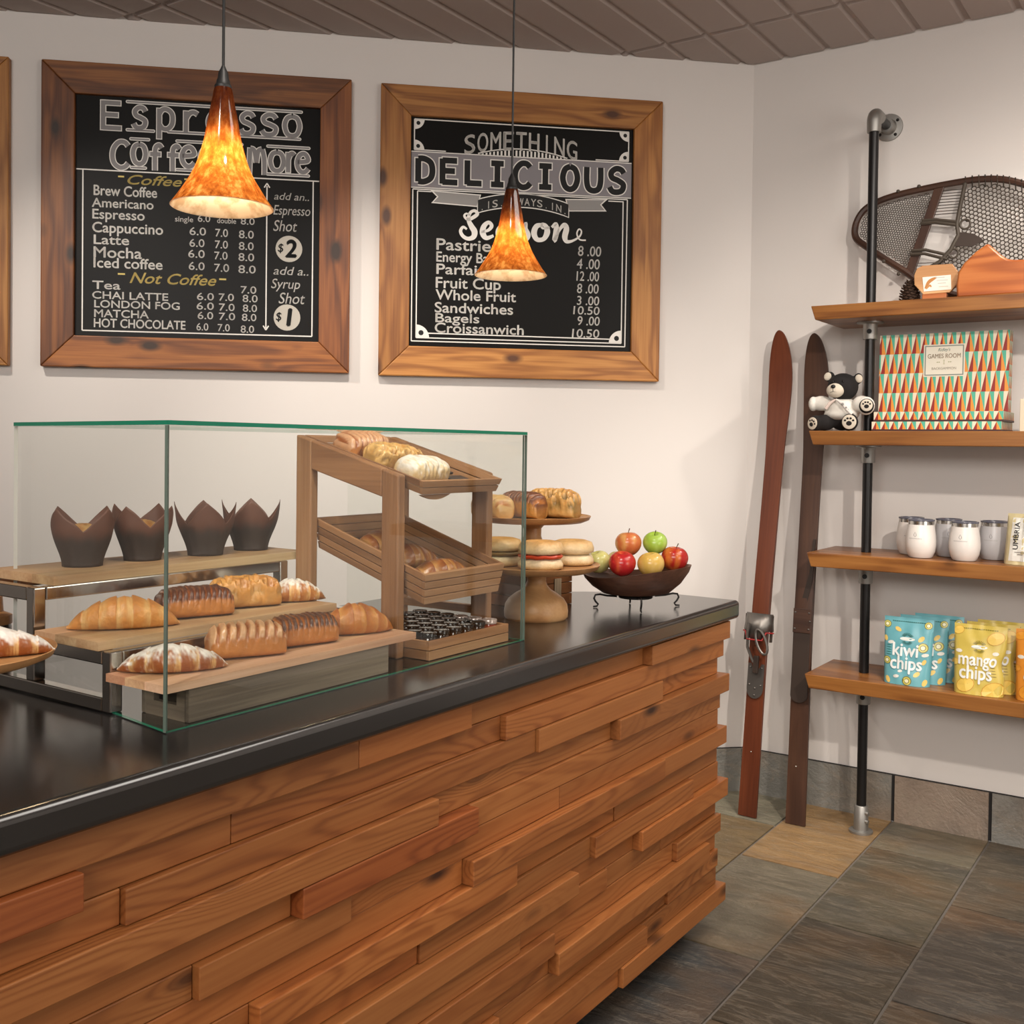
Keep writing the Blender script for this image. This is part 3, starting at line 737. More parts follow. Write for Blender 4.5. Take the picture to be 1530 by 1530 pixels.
# ------------------------------------------------------------------ pendant lamps
def pendant(label, x, y, z):
    t = thing('pendant_lamp', label, 'pendant lamp', (x, y, z), 0, 'amber glass pendants over the counter')
    prof = [(.0905, 0), (.0800, .014), (.0690, .031), (.0585, .048), (.0500, .064), (.0430, .082), (.0375, .100), (.0325, .120), (.0285, .142), (.0245, .165), (.0205, .185), (.0170, .205), (.0145, .214)]
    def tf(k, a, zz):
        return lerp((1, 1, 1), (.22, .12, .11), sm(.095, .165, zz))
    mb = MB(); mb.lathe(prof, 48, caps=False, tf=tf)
    mb.build('glass_shade', M['shade'], t, smooth=True, sharp=80)
    mb = MB(); mb.lathe([(r - .003, zz + .0004) for r, zz in prof], 48, caps=False)
    mb.lathe([(prof[0][0], 0), (prof[0][0] - .0015, -.0012), (prof[0][0] - .003, .0004)], 48, caps=False)
    mb.build('shade_lining', M['shade_in'], t, smooth=True, sharp=80)
    mb = MB(); mb.lathe([(.0150, .210), (.0155, .216), (.0125, .220), (.0115, .226), (.0100, .229), (.0085, .240), (.0045, .248), (.0030, .252)], 24)
    mb.build('socket_cap', M['black'], t, smooth=True)
    mb = MB(); mb.tube([(0, 0, .250), (0, 0, HC - z - .005)], .0026, 8); mb.build('cord', M['black'], t, smooth=True)
    mb = MB(); mb.lathe([(.06, HC - z - .02), (.055, HC - z - .004), (.05, HC - z)], 24); mb.build('ceiling_canopy', M['black'], t, smooth=True)
    mb = MB(); mb.lathe([(.004, .052), (.013, .058), (.016, .072), (.014, .088), (.009, .106)], 16); mb.build('bulb', M['bulb'], t, smooth=True)
    mb = MB(); mb.lathe([(.009, .1062), (.010, .125), (.009, .205)], 12); mb.build('lamp_holder', M['black'], t, smooth=True)
pendant('amber mottled glass pendant lamp hanging before the Espresso chalkboard', -1.505, 1.269, 1.802)
pendant('amber mottled glass pendant lamp hanging before the Something Delicious chalkboard', -1.494, 2.167, 1.806)

# ------------------------------------------------------------------ on the counter (counter units)
UNIT = CK
TOP = .90
# glass display case
def case():
    t = thing('glass_display_case', 'clear glass display case with green edges over the pastries on the worktop', 'display case', (-1.437, 1.103, TOP))
    g = [M['glass'], M['glass_edge'], M['upright_edge'], M['pale_edge']]; th = .0075; H = .516
    def pane(name, a, b, inn, rear=2):
        mb = MB(); a = Vector(a); b = Vector(b); d = (b - a).normalized(); n = Vector((-d.y, d.x)) * th * inn
        P = [(a.x, a.y), (b.x, b.y), (b.x + n.x, b.y + n.y), (a.x + n.x, a.y + n.y)]
        V = [(x, y, .002) for x, y in P] + [(x, y, H - th - .0005) for x, y in P]
        mb.add(V, [(0, 3, 2, 1), (4, 5, 6, 7), (0, 1, 5, 4), (1, 2, 6, 5), (2, 3, 7, 6), (3, 0, 4, 7)], mi=[1, 1, 0, rear, 0, 2])
        mb.build(name, g, t)
    L = 1.062; bk = (-.592, .083)
    pane('front_panel', (0, 0), (0, L), 1)
    pane('left_panel', (-.0085, .0012), bk, -1, 3)
    pane('right_panel', (-.0085, L), (-.592, L), 1, 0)
    mb = MB(); P = [(.0005, 0), (.0005, L), (-.594, L), (-.594, .083)]
    V = [(x, y, H - th) for x, y in P] + [(x, y, H) for x, y in P]
    mb.add(V, [(0, 3, 2, 1), (4, 5, 6, 7), (0, 1, 5, 4), (1, 2, 6, 5), (2, 3, 7, 6), (3, 0, 4, 7)][:], mi=[0, 0, 1, 1, 1, 1])
    mb.build('top_panel', g, t)
    mb = MB(); mb.prism([(0, 0), (0, L), (-.655, L), (-.655, .092)], .0004, .0016, lambda a, y, b: (a, b, y)); mb.build('base_panel', M['polished'], t)
case()
SURF = TOP + .0018
# wire and board risers
def box_obj(name, mat, t, lo, hi, o, axis=1, bevel=.002, tint=(1, 1, 1)):
    mb = MB(); mb.box(tuple(a - b for a, b in zip(lo, o)), tuple(a - b for a, b in zip(hi, o)), axis, tint); return mb.build(name, mat, t, bevel=bevel)
def riser():
    o = (-1.83, 1.46, SURF)
    t = thing('tiered_riser', 'two step polished metal riser carrying the wooden boards in the glass case', 'display riser', o)
    q = .0125; z0 = SURF
    def bars(name, boxes):
        mb = MB()
        for lo, hi in boxes: mb.box([x - y for x, y in zip(lo, o)], [x - y for x, y in zip(hi, o)])
        return mb.build(name, M['chrome'], t, bevel=.0025)
    for y in (1.135, 1.755):
        a, b = y - q, y + q
        bars('side_frame', [((-1.640, a, z0), (-1.615, b, 1.010)), ((-1.8775, a, z0 + .025), (-1.8525, b, 1.102)), ((-2.085, a, z0 + .025), (-2.060, b, 1.102)),
                            ((-2.085, a, z0), (-1.640, b, z0 + .025)), ((-1.8525, a, .985), (-1.640, b, 1.010)), ((-2.060, a, 1.077), (-1.8775, b, 1.102))])
    for x, z in ((-1.865, 1.0895), (-2.0725, 1.0895), (-1.6275, .9975)):
        bars('cross_rail', [((x - q, 1.148, z - q), (x + q, 1.742, z + q))])
riser()
def board(label, lo, hi, tint):
    o = ((lo[0] + hi[0]) / 2, (lo[1] + hi[1]) / 2, lo[2])
    mb = MB(); h = [(hi[k] - lo[k]) / 2 for k in range(2)]
    w = h[0] * 2 / 3
    for k in range(3):     # glued staves
        mb.box((-h[0] + k * w, -h[1], 0), (-h[0] + (k + 1) * w, h[1], hi[2] - lo[2]), 1, tuple(c * rnd.uniform(.9, 1.06) for c in tint))
    ob = mb.build('serving_board', M['acacia'], None, loc=o); tag(ob, label, 'serving board', 'boards in the glass case'); return ob
board('highest narrow wooden board holding the muffins in the glass case', (-2.075, 1.165, 1.1025), (-1.856, 1.835, 1.120), (1, 1, 1))
board('middle wooden board with croissant and danishes on the metal riser', (-1.836, 1.115, 1.0105), (-1.640, 1.712, 1.026), (.95, .92, .9))
board('lowest wooden board with pastries lying on the grey wooden crate', (-1.613, 1.112, .9615), (-1.452, 1.762, .9755), (1.28, 1.30, 1.34))
def crate():
    o = (-1.515, 1.42, SURF); t = thing('wooden_crate', 'weathered wooden crate with hand slot under the lowest pastry board', 'crate', o)
    z0, z1 = SURF, .9613
    box_obj('front_panel', M['rustic'], t, (-1.468, 1.165, z0), (-1.456, 1.678, z1), o)
    box_obj('back_panel', M['rustic'], t, (-1.586, 1.165, z0), (-1.574, 1.678, z1), o)
    def end(y0, y1):
        a, b = -1.574 - o[0], -1.468 - o[0]; zz0, zz1 = 0, z1 - z0
        s0, s1 = a + .022, b - .022; h0, h1 = .026, .046
        for lo, hi in (((a, y0, zz0), (b, y1, h0)), ((a, y0, h1), (b, y1, zz1)), ((a, y0, h0), (s0, y1, h1)), ((s1, y0, h0), (b, y1, h1))):
            mb.box((lo[0], lo[1] - o[1], lo[2]), (hi[0], hi[1] - o[1], hi[2]), 0, (1, 1, 1), off=(3, 7, 9))
    for ya, yb_ in ((1.165, 1.177), (1.666, 1.678)):
        mb = MB(); end(ya, yb_); mb.build('end_panel', M['rustic'], t)
    box_obj('bottom_board', M['rustic'], t, (-1.574, 1.177, z0), (-1.468, 1.666, z0 + .010), o, tint=(.35, .35, .35))
crate()
# bakery stand with two sloping trays
SLOPE = math.radians(15.5)
def tray(mb, x1, z1, depth, y0, y1, h, slope, slats, flare=.012, th=.009, floor=True):
    """x1, z1: top front edge; the tray runs back towards -x and rises"""
    c, s_ = math.cos(slope), math.sin(slope)
    def tr(a, y, b):   # a: distance back from the front, b: height above the tray's bottom plane
        bx = x1 - c * a - s_ * 0; bz = z1 + s_ * a
        return (bx - (h - b) * s_ * 0 , y, bz - (h - b))
    def slab(p, q, axis, tn):
        P = [(p[0], p[1], p[2]), (q[0], p[1], p[2]), (q[0], q[1], p[2]), (p[0], q[1], p[2]), (p[0], p[1], q[2]), (q[0], p[1], q[2]), (q[0], q[1], q[2]), (p[0], q[1], q[2])]
        off = (rnd.uniform(0, 50), rnd.uniform(0, 50), 0)
        o_ = (axis, (axis + 1) % 3, (axis + 2) % 3); wc = [(v[o_[0]] + off[0], v[o_[1]] + off[1], v[o_[2]]) for v in P]
        out = []
        for a, y, b in P:
            k = b / h * flare
            a2 = a - k if a < depth / 2 else a + k * .5
            y2 = y - k if y < (y0 + y1) / 2 else y + k
            out.append(tr(a2, y2, b))
        mb.add(out, [(0, 3, 2, 1), (4, 5, 6, 7), (0, 1, 5, 4), (1, 2, 6, 5), (2, 3, 7, 6), (3, 0, 4, 7)], wc, tn)
    sh = h / slats
    for k in range(slats):
        b0, b1 = k * sh + .0015, (k + 1) * sh - .001
        tn = tv(.85, 1.1, .03)
        slab((0, y0, b0), (th, y1, b1), 1, tn); slab((depth - th, y0, b0), (depth, y1, b1), 1, tn)
        slab((th, y0, b0), (depth - th, y0 + th, b1), 0, tn); slab((th, y1 - th, b0), (depth - th, y1, b1), 0, tn)
    if floor: slab((th * .5, y0 + th * .5, .001), (depth - th * .5, y1 - th * .5, .007), 1, (.8, .8, .8))
    return tr
UT = dict(x1=-1.497, z1=1.304, depth=.365, y0=1.832, y1=2.118, h=.036, slope=SLOPE)
LT = dict(x1=-1.487, z1=1.096, depth=.345, y0=1.832, y1=2.118, h=.074, slope=math.radians(18))
def on_tray(T, a, y, up=0):
    return (T['x1'] - math.cos(T['slope']) * a, y, T['z1'] + math.sin(T['slope']) * a - T['h'] + .0072 + up)
def stand():
    o = (-1.69, 1.965, SURF)
    t = thing('bakery_stand', 'oak bakery stand with two sloping trays at the right of the glass case', 'bakery stand', o)
    w = .050
    for y0, y1 in ((1.790, 1.815), (2.130, 2.154)):
        for (a, b, z) in ((-1.580, -1.530, 1.313), (-1.852, -1.802, 1.400)):
            tpz = lambda x: 1.313 + (-1.53 - x) * math.tan(SLOPE)
            poly = [(a - o[0], 0), (b - o[0], 0), (b - o[0], tpz(b) - SURF), (a - o[0], tpz(a) - SURF)]
            mb = MB(); mb.prism(poly, y0 - o[1], y1 - o[1], axis=1, tint=tv(.9, 1.05, .02)); mb.build('post', M['oak'], t, bevel=.004)
        a, b = -1.802, -1.580
        poly = [(a - o[0], tpz(a) - SURF - .068), (b - o[0], tpz(b) - SURF - .064), (b - o[0], tpz(b) - SURF), (a - o[0], tpz(a) - SURF)]
        mb = MB(); mb.prism(poly, y0 - o[1], y1 - o[1], axis=0, tint=(1.02, 1, .97)); mb.build('sloping_rail', M['oak'], t, bevel=.003)
        box_obj('bottom_rail', M['oak'], t, (-1.802, y0 + .002, .958), (-1.580, y1 - .002, .978), o, 0, tint=(1.25, 1.2, 1.1))
        mb = MB(); mb.tube([(-1.827 - o[0], y0 - o[1] - .003, 1.045 - SURF), (-1.827 - o[0], y0 - o[1] + .002, 1.045 - SURF)], .007, 12); mb.build('bolt', M['black'], t)
    def shift(mb):
        mb.v = [tuple(p - q for p, q in zip(v, o)) for v in mb.v]; return mb
    mb = MB(); tray(mb, slats=2, **UT); shift(mb).build('upper_tray', M['oak'], t, bevel=.0008)
    mb = MB(); tray(mb, slats=4, **LT); shift(mb).build('lower_tray', M['oak'], t, bevel=.0008)
    # round scoop under the front of the upper tray
    mb = MB(); n = 12; yc = 1.895
    poly = [(yc - .055 + .11 * k / n, 1.304 - .036 - .012 * math.sin(PI * k / n)) for k in range(n + 1)]
    mb.prism([(a - o[1], b - o[2]) for a, b in poly], -1.515 - o[0], -1.507 - o[0], lambda a, y, b: (y, a, b)); mb.build('tray_apron', M['oak'], t)
stand()
JT = dict(x1=-1.460, y0=1.836, y1=2.124)
def jam_tray():
    o = (-1.60, 1.98, SURF); t = thing('jam_tray', 'low oak slatted tray full of small jam jars beneath the bakery stand', 'tray', o)
    x0, x1, y0, y1 = -1.745, -1.460, 1.818, 2.127; th = .009; h = .044
    mb = MB()
    for k in range(2):
        z0, z1 = k * h / 2 + .001, (k + 1) * h / 2 - .0008; tn = tv(.9, 1.1, .03)
        for lo, hi, ax in (((x1 - th, y0, z0), (x1, y1, z1), 1), ((x0, y0, z0), (x0 + th, y1, z1), 1), ((x0 + th, y0, z0), (x1 - th, y0 + th, z1), 0), ((x0 + th, y1 - th, z0), (x1 - th, y1, z1), 0)):
            mb.box((lo[0] - o[0], lo[1] - o[1], lo[2]), (hi[0] - o[0], hi[1] - o[1], hi[2]), ax, tn)
    mb.build('tray_sides', M['oak'], t, bevel=.0008)
    mb = MB(); mb.box((x0 - o[0] + .002, y0 - o[1] + .002, .0005), (x1 - o[0] - .002, y1 - o[1] - .002, .006), 1, (.8, .8, .8)); mb.build('tray_floor', M['oak'], t)
    def jar(tint, lidc, label, group, loc, lidmat):
        j = thing('jam_jar', label, 'jar', loc, 0, group)
        mb = MB(); mb.lathe([(.0150, 0), (.0185, .002), (.0200, .008), (.0203, .022), (.0195, .032), (.0165, .037), (.0165, .040)], 20, tint=tint); mb.build('jar_body', M['jar'], j, smooth=True)
        mb = MB(); mb.lathe([(.0175, .0385), (.0188, .0395), (.0190, .048), (.0180, .0496), (.0150, .0500), (.0145, .0492)], 20, tint=lidc); mb.build('lid', lidmat, j, smooth=True)
        mb = MB(); n = 10; P = []
        for zz in (.010, .028):
            for k in range(n + 1):
                a = -.75 + 1.5 * k / n + .9; P.append((.0206 * math.cos(a), .0206 * math.sin(a), zz))
        mb.add(P, [(k, k + 1, n + 2 + k, n + 1 + k) for k in range(n)], None, (.62, .52, .33)); mb.build('jar_label', M['paint'], j)
        return j
    gl = plain('black_lid', (.035, .035, .035), .18, .85)
    dark = jar((.035, .014, .006), (.1, .1, .1), 'small dark jam jar with shiny black lid in the oak tray', 'dark jam jars in the oak tray', (x1 - .034, y0 + .040, SURF + .0062), gl)
    red = jar((.28, .045, .018), (.1, .1, .1), 'small jar of reddish jam at the right end of the oak tray', 'reddish jam jars in the oak tray', (x1 - .034, y1 - .034, SURF + .0062), M['jar'])
    lm = plain('clear_lid', (.45, .36, .33), .12, .3);
    for c in red.children:
        if c.name.startswith('lid'): c.data.materials[0] = lm
    for i in range(6):
        for k in range(6):
            if (i, k) in ((0, 0), (0, 5)): continue
            p = (x1 - .034 - i * .0435, y0 + .040 + k * .0467, SURF + .0062)
            if (-1.60 < p[0] < -1.51 and (p[1] > 2.105 or p[1] < 1.835)): continue
            dup(red if (k == 5 and i < 3) else dark, p, rnd.uniform(-.7, .7))
jam_tray()
# dark slate cards in the upper tray
for k, (a, y) in enumerate(((.055, 2.060), (.165, 2.062), (.275, 2.060))):
    mb = MB(); mb.box((-.042, -.036, 0), (.042, .036, .005)); p = on_tray(UT, a, y, .0006)
    so = mb.build('slate_card', plain('slate_card', (.035, .037, .042), .28), None, loc=p); so.rotation_euler = (0, SLOPE, 0)
    tag(so, ('dark slate card at the low front corner of the upper tray', 'dark slate card in the middle of the upper tray, behind the pale bun', 'dark slate card at the high end of the upper tray')[k], 'price card', 'slate cards in the upper tray')
# turned wood cake stands
def cake_stand(name, label, c, rz, zt, R, rbase, mi='turned', neck=.027):
    t = thing(name, label, 'cake stand', c, 0)
    H = zt
    mb = MB()
    prof = [(rbase * .93, 0), (rbase * .99, .006), (rbase, .022), (rbase * .97, .040), (rbase * .86, .056), (rbase * .66, .070), (rbase * .47, .080), (neck * 1.15, .092), (neck, .104), (neck * 1.02, H - .036), (neck * 1.35, H - .026), (neck * 1.9, H - .019)]
    mb.lathe([(r, z) for r, z in prof if z < H - .018 or z == prof[-1][1]], 48)
    for i, v in enumerate(mb.v): mb.wc[i] = (v[0] + 3, v[1] * 1, v[2])
    mb.build('pedestal', M[mi], t, smooth=True)
    mb = MB(); mb.lathe([(.0, H - .019), (R * .55, H - .019), (R * .86, H - .016), (R * .97, H - .008), (R, H + .003), (R * .992, H + .004), (R * .965, H), (R * .9, H - .002), (.0, H - .002)][1:-1], 64)
    for i, v in enumerate(mb.v): mb.wc[i] = (v[0] + 3, v[1] * 1 + 8, v[2])
    mb.build('plate', M[mi], t, smooth=True, sharp=50)
    return t
CS1 = (-1.604, 2.472, TOP); CS2 = (-1.762, 2.690, 1.0035); CS3 = (-1.737, .888, TOP)
cake_stand('cake_stand', 'turned wooden cake stand holding filled bagels beside the fruit bowl', CS1, 0, .150, .178, .090)
cake_stand('cake_stand', 'taller turned wooden cake stand with glazed pastries behind the bagels', CS2, 0, .1640, .178, .078)
cake_stand('cake_stand', 'wooden cake stand with a sugared pastry cut off at the left edge', CS3, 0, .130, .178, .08, neck=.03)
def wood_box():
    o = (-1.78, 2.69, TOP); t = thing('wooden_box', 'square dark wooden slatted box standing behind the bagel cake stand', 'box', o)
    a, h = .098, .103
    M_ = Matrix.Rotation(-.18, 4, 'Z')
    mb = MB()
    for k in range(3):
        z0, z1 = k * h / 3 + .0008, (k + 1) * h / 3 - .0012; tn = tv(.4, .7, .04)
        for lo, hi, ax in (((-a, -a, z0), (a, -a + .012, z1), 0), ((-a, a - .012, z0), (a, a, z1), 0), ((a - .012, -a + .012, z0), (a, a - .012, z1), 1), ((-a, -a + .012, z0), (-a + .012, a - .012, z1), 1)):
            mb.box(lo, hi, ax, tn, M_)
    mb.build('box_sides', M['fir'], t, bevel=.001)
    mb = MB(); mb.box((-a + .001, -a + .001, h - .0015), (a - .001, a - .001, h), 0, (1, 1, 1), M_); mb.build('box_lid', M['fir'], t)
    mb = MB(); mb.box((a, .015, .004), (a + .004, .045, h * .8), 2, (1.7, 1.6, 1.4), M_); mb.build('batten', M['rustic'], t)
wood_box()
# fruit bowl
BV = Vector((-1.475, 2.822)); BE = Vector((.84, .5426)); BN = Vector((-.5426, .84))
def bp(a, b): return (BV.x + BE.x * a + BN.x * b, BV.y + BE.y * a + BN.y * b)
def fruit_bowl():
    t = thing('fruit_bowl', 'dark rough carved wooden fruit bowl on curled iron legs at the counter end', 'fruit bowl', (BV.x, BV.y, TOP), math.atan2(BE.y, BE.x))
    A, B = .160, .100
    def rim(th): return .112 + .014 * math.cos(th) + .006 * math.cos(2 * th + .6) + .004 * math.sin(3 * th)
    prof = [(.34, .0, 0), (.60, .10, 0), (.82, .42, 0), (.95, .78, 0), (1.0, 1.0, 0), (.955, 1.0, 1), (.88, .84, 1), (.70, .66, 1), (.40, .60, 1), (.02, .60, 1)]
    def fn(u, v):
        k = u * (len(prof) - 1); i = min(int(round(k)), len(prof) - 1); r, h, inn = prof[i]; th = 2 * PI * v
        wob = 1 + .03 * math.sin(3 * th + .8) + .02 * nz(math.cos(th) * 2, math.sin(th) * 2, h * 3)
        p = 1 + .16 * abs(math.cos(th)) ** 3
        z = .036 + (rim(th) - .036) * h
        return Vector((A * r * p * .88 * math.cos(th) * wob, B * r * math.sin(th) * wob, z))
    mb = MB(); mb.loft(fn, len(prof) - 1, 64, tint=(1.5, 1.4, 1.35))
    mb.build('bowl', M['walnut'], t, smooth=True, sharp=60)
    for (a, b) in ((-.125, -.012), (.008, -.105), (.135, .042), (-.01, .085)):
        d = Vector((a, b)).normalized(); R_ = Vector((a, b)).length
        pts = []
        for r, z in ((.45, .034), (.70, .036), (.86, .040), (.97, .038), (1.0, .028), (.96, .018), (.90, .010), (.93, .004), (1.02, .0028)):
            pts.append((d.x * R_ * r, d.y * R_ * r, z))
        mb = MB(); mb.tube(pts, [.0030] * 8 + [.0022], 8); mb.build('leg', M['iron'], t, smooth=True)
    mb = MB(); mb.lathe([(.05, .030), (.052, .033), (.05, .036)], 24); mb.build('leg_ring', M['iron'], t, smooth=True)
fruit_bowl()
def apple(label, a, b, z, r, colf, tilt=(0, 0), stem=True):
    x, y = bp(a, b)
    t = thing('apple', label, 'apple', (x, y, z), 0, 'apples in the wooden bowl'); t.rotation_euler = (tilt[0], tilt[1], 0)
    mb = MB()
    def fn(u, v):
        th = PI * (.02 + .96 * u); ph = 2 * PI * v
        rr = r * (1 + .03 * math.cos(5 * ph) * (u < .3) * (.3 - u) * 3)
        k = math.sin(th); zz = -math.cos(th)
        dim = .30 * math.exp(-(k / .24) ** 2)
        p = Vector((rr * k * (1 + .08 * zz) * math.cos(ph), rr * k * (1 + .08 * zz) * math.sin(ph), rr * (zz * .93) * (1 - dim) ))
        return p, colf(u, ph, p / r)
    mb.loft(fn, 20, 32); mb.build('skin', M['apple'], t, smooth=True, sharp=80)
    if stem:
        mb = MB(); mb.tube([(0, 0, r * .62), (r * .04, 0, r * .85), (r * .14, .02 * r, r * 1.16)], [.0011, .001, .0016], 6, tint=(.06, .035, .015)); mb.build('stem', M['paint'], t, smooth=True)
def capp(base, blush, amt, ax=0.0, sc=2.2):
    def f(u, ph, p):
        n_ = nz(p.x * sc + ax, p.y * sc, p.z * sc * .6) * .5 + .5 + .25 * math.cos(ph - ax)
        st = .15 * nz(math.cos(ph) * 9, math.sin(ph) * 9, p.z * 1.2)
        return lerp(base, blush, sm(.75 - amt, 1.15 - amt, n_ + st))
    return f
Z0 = TOP
apple('pale yellow-green apple at the left end of the fruit bowl', -.112, -.002, Z0 + .136, .0365, capp((.58, .56, .17), (.66, .62, .24), .4), (.3, -.2), False)
apple('red apple at the front left of the fruit bowl', -.045, -.048, Z0 + .137, .0405, capp((.62, .10, .035), (.45, .018, .02), .55), (.2, .1), False)
apple('yellow apple with tiny specks at the front of the fruit bowl', .040, -.046, Z0 + .136, .0400, capp((.66, .42, .09), (.70, .46, .14), .3), (.15, -.1), False)
apple('red and orange apple with stem at the right end of the fruit bowl', .116, .004, Z0 + .149, .0405, capp((.62, .16, .03), (.42, .018, .016), .55, .6), (0, .12))
apple('peach-red apple with long stem on top of the fruit', -.022, .022, Z0 + .190, .0400, capp((.68, .36, .11), (.58, .15, .05), .45), (0, -.05))
apple('bright green apple on top of the fruit', .059, .025, Z0 + .193, .0370, capp((.34, .52, .06), (.40, .58, .12), .3), (.35, .1))
apple('pale yellow apple half hidden behind the red apple in the bowl', -.050, .034, Z0 + .134, .0360, capp((.66, .56, .22), (.70, .58, .25), .3), (0, 0), False)
UNIT = 1.0

# ------------------------------------------------------------------ pastries and muffins (counter units)
UNIT = CK
GB, BR, DK, PALE, SUG = (.48, .185, .042), (.30, .085, .018), (.085, .024, .010), (.66, .40, .15), (.80, .76, .70)
def sugar(col, p, n_up, seed, amt):
    k = sm(.35, .80, nz(p.x * 60 + seed, p.y * 60, p.z * 60) * .35 + nz(p.x * 190, p.y * 190 + seed, p.z * 190) * .35 + .5 + amt * n_up - .28)
    return lerp(col, SUG, k)
def croissant(L, R, curve, seed, dust=0.0, cols=(PALE, GB, BR), flat=.82):
    mb = MB(); ns = 7.0
    def fn(u, v):
        t = 2 * u - 1; ph = 2 * PI * v
        R_ = R * .80; env = max(.05, (1 - abs(t) ** 2.3)) ** .56
        s_ = abs(t) * ns / 2 + .5; saw = s_ - math.floor(s_)
        step = .085 * (1 - saw) ** .7 * (abs(t) < .97)
        ring = math.floor(s_)
        r = R_ * env * (.88 + step + .07 * nz(ring * 3.1 + seed, 0, 0) + .05 * nz(t * 5, ph * 1.2, seed)) * (.74 + .26 * (1 - abs(t)) ** .7)
        cx_ = L / 2 * t; cy_ = -curve * (1 - t * t) + curve * .5
        dx, dy = L / 2, 2 * curve * t; ln = math.hypot(dx, dy); nx, ny = -dy / ln, dx / ln
        h = r * math.cos(ph); k = r * math.sin(ph) * flat
        z = r * flat * .86 + k; z = max(z, .0008 + .0015 * abs(math.cos(ph)))
        p = Vector((cx_ + nx * h, cy_ + ny * h, z))
        up = max(0, math.sin(ph))
        c = lerp(cols[0], cols[1], sm(.0, .55, 1 - saw + .25 * nz(t * 6 + seed, ph, 1) + .30 * nz(t * 70 + seed, ph * 1.5, 5)))
        c = lerp(c, cols[2], .55 * sm(.6, 1.0, abs(t)))
        c = lerp(c, cols[2], sm(.35, 1.0, (1 - saw) * .8 + up * .35 + .3 * nz(p.x * 40, p.y * 40 + seed, p.z * 40) - .15))
        if dust: c = sugar(c, p, up, seed, dust)
        return p, c
    mb.loft(fn, 110, 34); return mb
def log(L, W, H, seed, style, cols=(GB, BR, DK), n=9, dust=0.0):
    """plaited or latticed danish lying along x"""
    mb = MB()
    def fn(u, v):
        t = 2 * u - 1; ph = 2 * PI * v
        env = max(.02, 1 - abs(t) ** 5) ** .5
        c_, s_ = math.cos(ph), math.sin(ph)
        e = .72
        yy = W / 2 * math.copysign(abs(c_) ** e, c_) * (.55 + .45 * env); zz = H * (.42 + .58 * math.copysign(abs(s_) ** e, s_)) * (.6 + .4 * env) if s_ > 0 else H * .42 * (1 + math.copysign(abs(s_) ** .5, s_)) * (.6 + .4 * env)
        up = max(0, s_)
        a = ph - PI / 2
        if style == 'plait':
            w = math.sin(PI * 2 * (u * n / 2 + .28 * abs(a))); rid = sm(-.2, .9, abs(w))
        elif style == 'stripe':
            w = math.sin(PI * (u * n + .35 * a)); rid = sm(.1, .9, abs(w))
        elif style == 'lattice':
            w1 = abs(math.sin(PI * (u * n * .5 + a * 1.1))); w2 = abs(math.sin(PI * (u * n * .5 - a * 1.1))); rid = sm(.74, .90, max(w1, w2)) if up > .1 else .6
        else:
            rid = .5 + .5 * nz(t * 5 + seed, ph * 1.5, 2)
        bumpy = 1 + ((.22 if style == 'lattice' else .11) * (rid - .5) * min(1, up * 4)) + .06 * nz(t * 7 + seed, ph * 2, 3)
        p = Vector((L / 2 * t * (1 + .03 * nz(ph, seed, 0)), yy * bumpy, max(.0006, zz * bumpy)))
        k = sm(.2, .8, rid + .35 * nz(p.x * 55 + seed, p.y * 55, p.z * 55))
        if style == 'lattice':
            c = lerp(cols[2], cols[0], k); c = lerp(c, cols[1], .8 * sm(.45, .9, .4 * up + .5 * nz(p.x * 30, p.y * 30 + seed, p.z * 30) + .2))
        else:
            c = lerp(cols[1], cols[2] if up > .25 else cols[0], k if up > .25 else .6)
            if up < .3: c = lerp(cols[0], c, sm(0, .3, up))
        if dust: c = sugar(c, p, up, seed, dust)
        return p, c
    mb.loft(fn, 110, 36); return mb
def pastry(label, mb, mat, loc, rz, cat='pastry', group=None, name='danish_pastry', tilt=0.0):
    o = mb.build(name, M[mat], None, smooth=True, sharp=75, loc=loc, rz=rz)
    if tilt: o.rotation_euler = (0, tilt, rz)
    return tag(o, label, cat, group)
ZM, ZL = 1.0264, .9759
A90 = PI / 2
pastry('plump golden croissant at the near end of the middle board', croissant(.200, .054, .012, 1, 0, (PALE, (.58, .25, .06), GB)), 'bread', (-1.735, 1.235, ZM), .98, 'croissant', None, 'croissant')
pastry('dark chocolate-glazed plaited danish on the middle board beside the golden croissant', log(.150, .082, .058, 3, 'plait', (GB, BR, DK), 13), 'glaze', (-1.742, 1.405, ZM), 1.22)
pastry('long golden savoury danish on the middle board between plaited and sugared pastries', log(.150, .080, .060, 5, 'lattice', ((.56, .26, .06), (.42, .15, .03), (.48, .26, .08)), 5), 'glaze', (-1.762, 1.555, ZM), 1.18)
pastry('icing-sugared pastry at the far end of the middle board', croissant(.150, .046, .012, 8, .55, (PALE, GB, BR), .8), 'bread', (-1.742, 1.675, ZM), .95)
pastry('icing-sugared almond croissant at the near end of the lowest board', croissant(.185, .050, .022, 11, .62, (PALE, BR, BR), .72), 'bread', (-1.545, 1.200, ZL), .88, 'croissant', None, 'croissant')
pastry('brown glossy plaited danish with white icing stripes on the lowest board', log(.144, .076, .062, 13, 'stripe', (GB, (.34, .105, .022), (.60, .34, .17)), 8), 'glaze', (-1.542, 1.365, ZL), 1.12)
pastry('plaited danish with dark chocolate lines near the far end of the lowest board', log(.142, .076, .058, 17, 'stripe', ((.46, .17, .035), (.42, .14, .028), (.085, .03, .014)), 12), 'glaze', (-1.545, 1.515, ZL), 1.30)
pastry('flaky golden-brown croissant at the far end of the lowest board', croissant(.175, .055, .014, 21, 0, ((.52, .25, .07), (.46, .17, .035), (.34, .10, .02)), .85), 'bread', (-1.550, 1.672, ZL), 1.05, 'croissant', None, 'croissant')
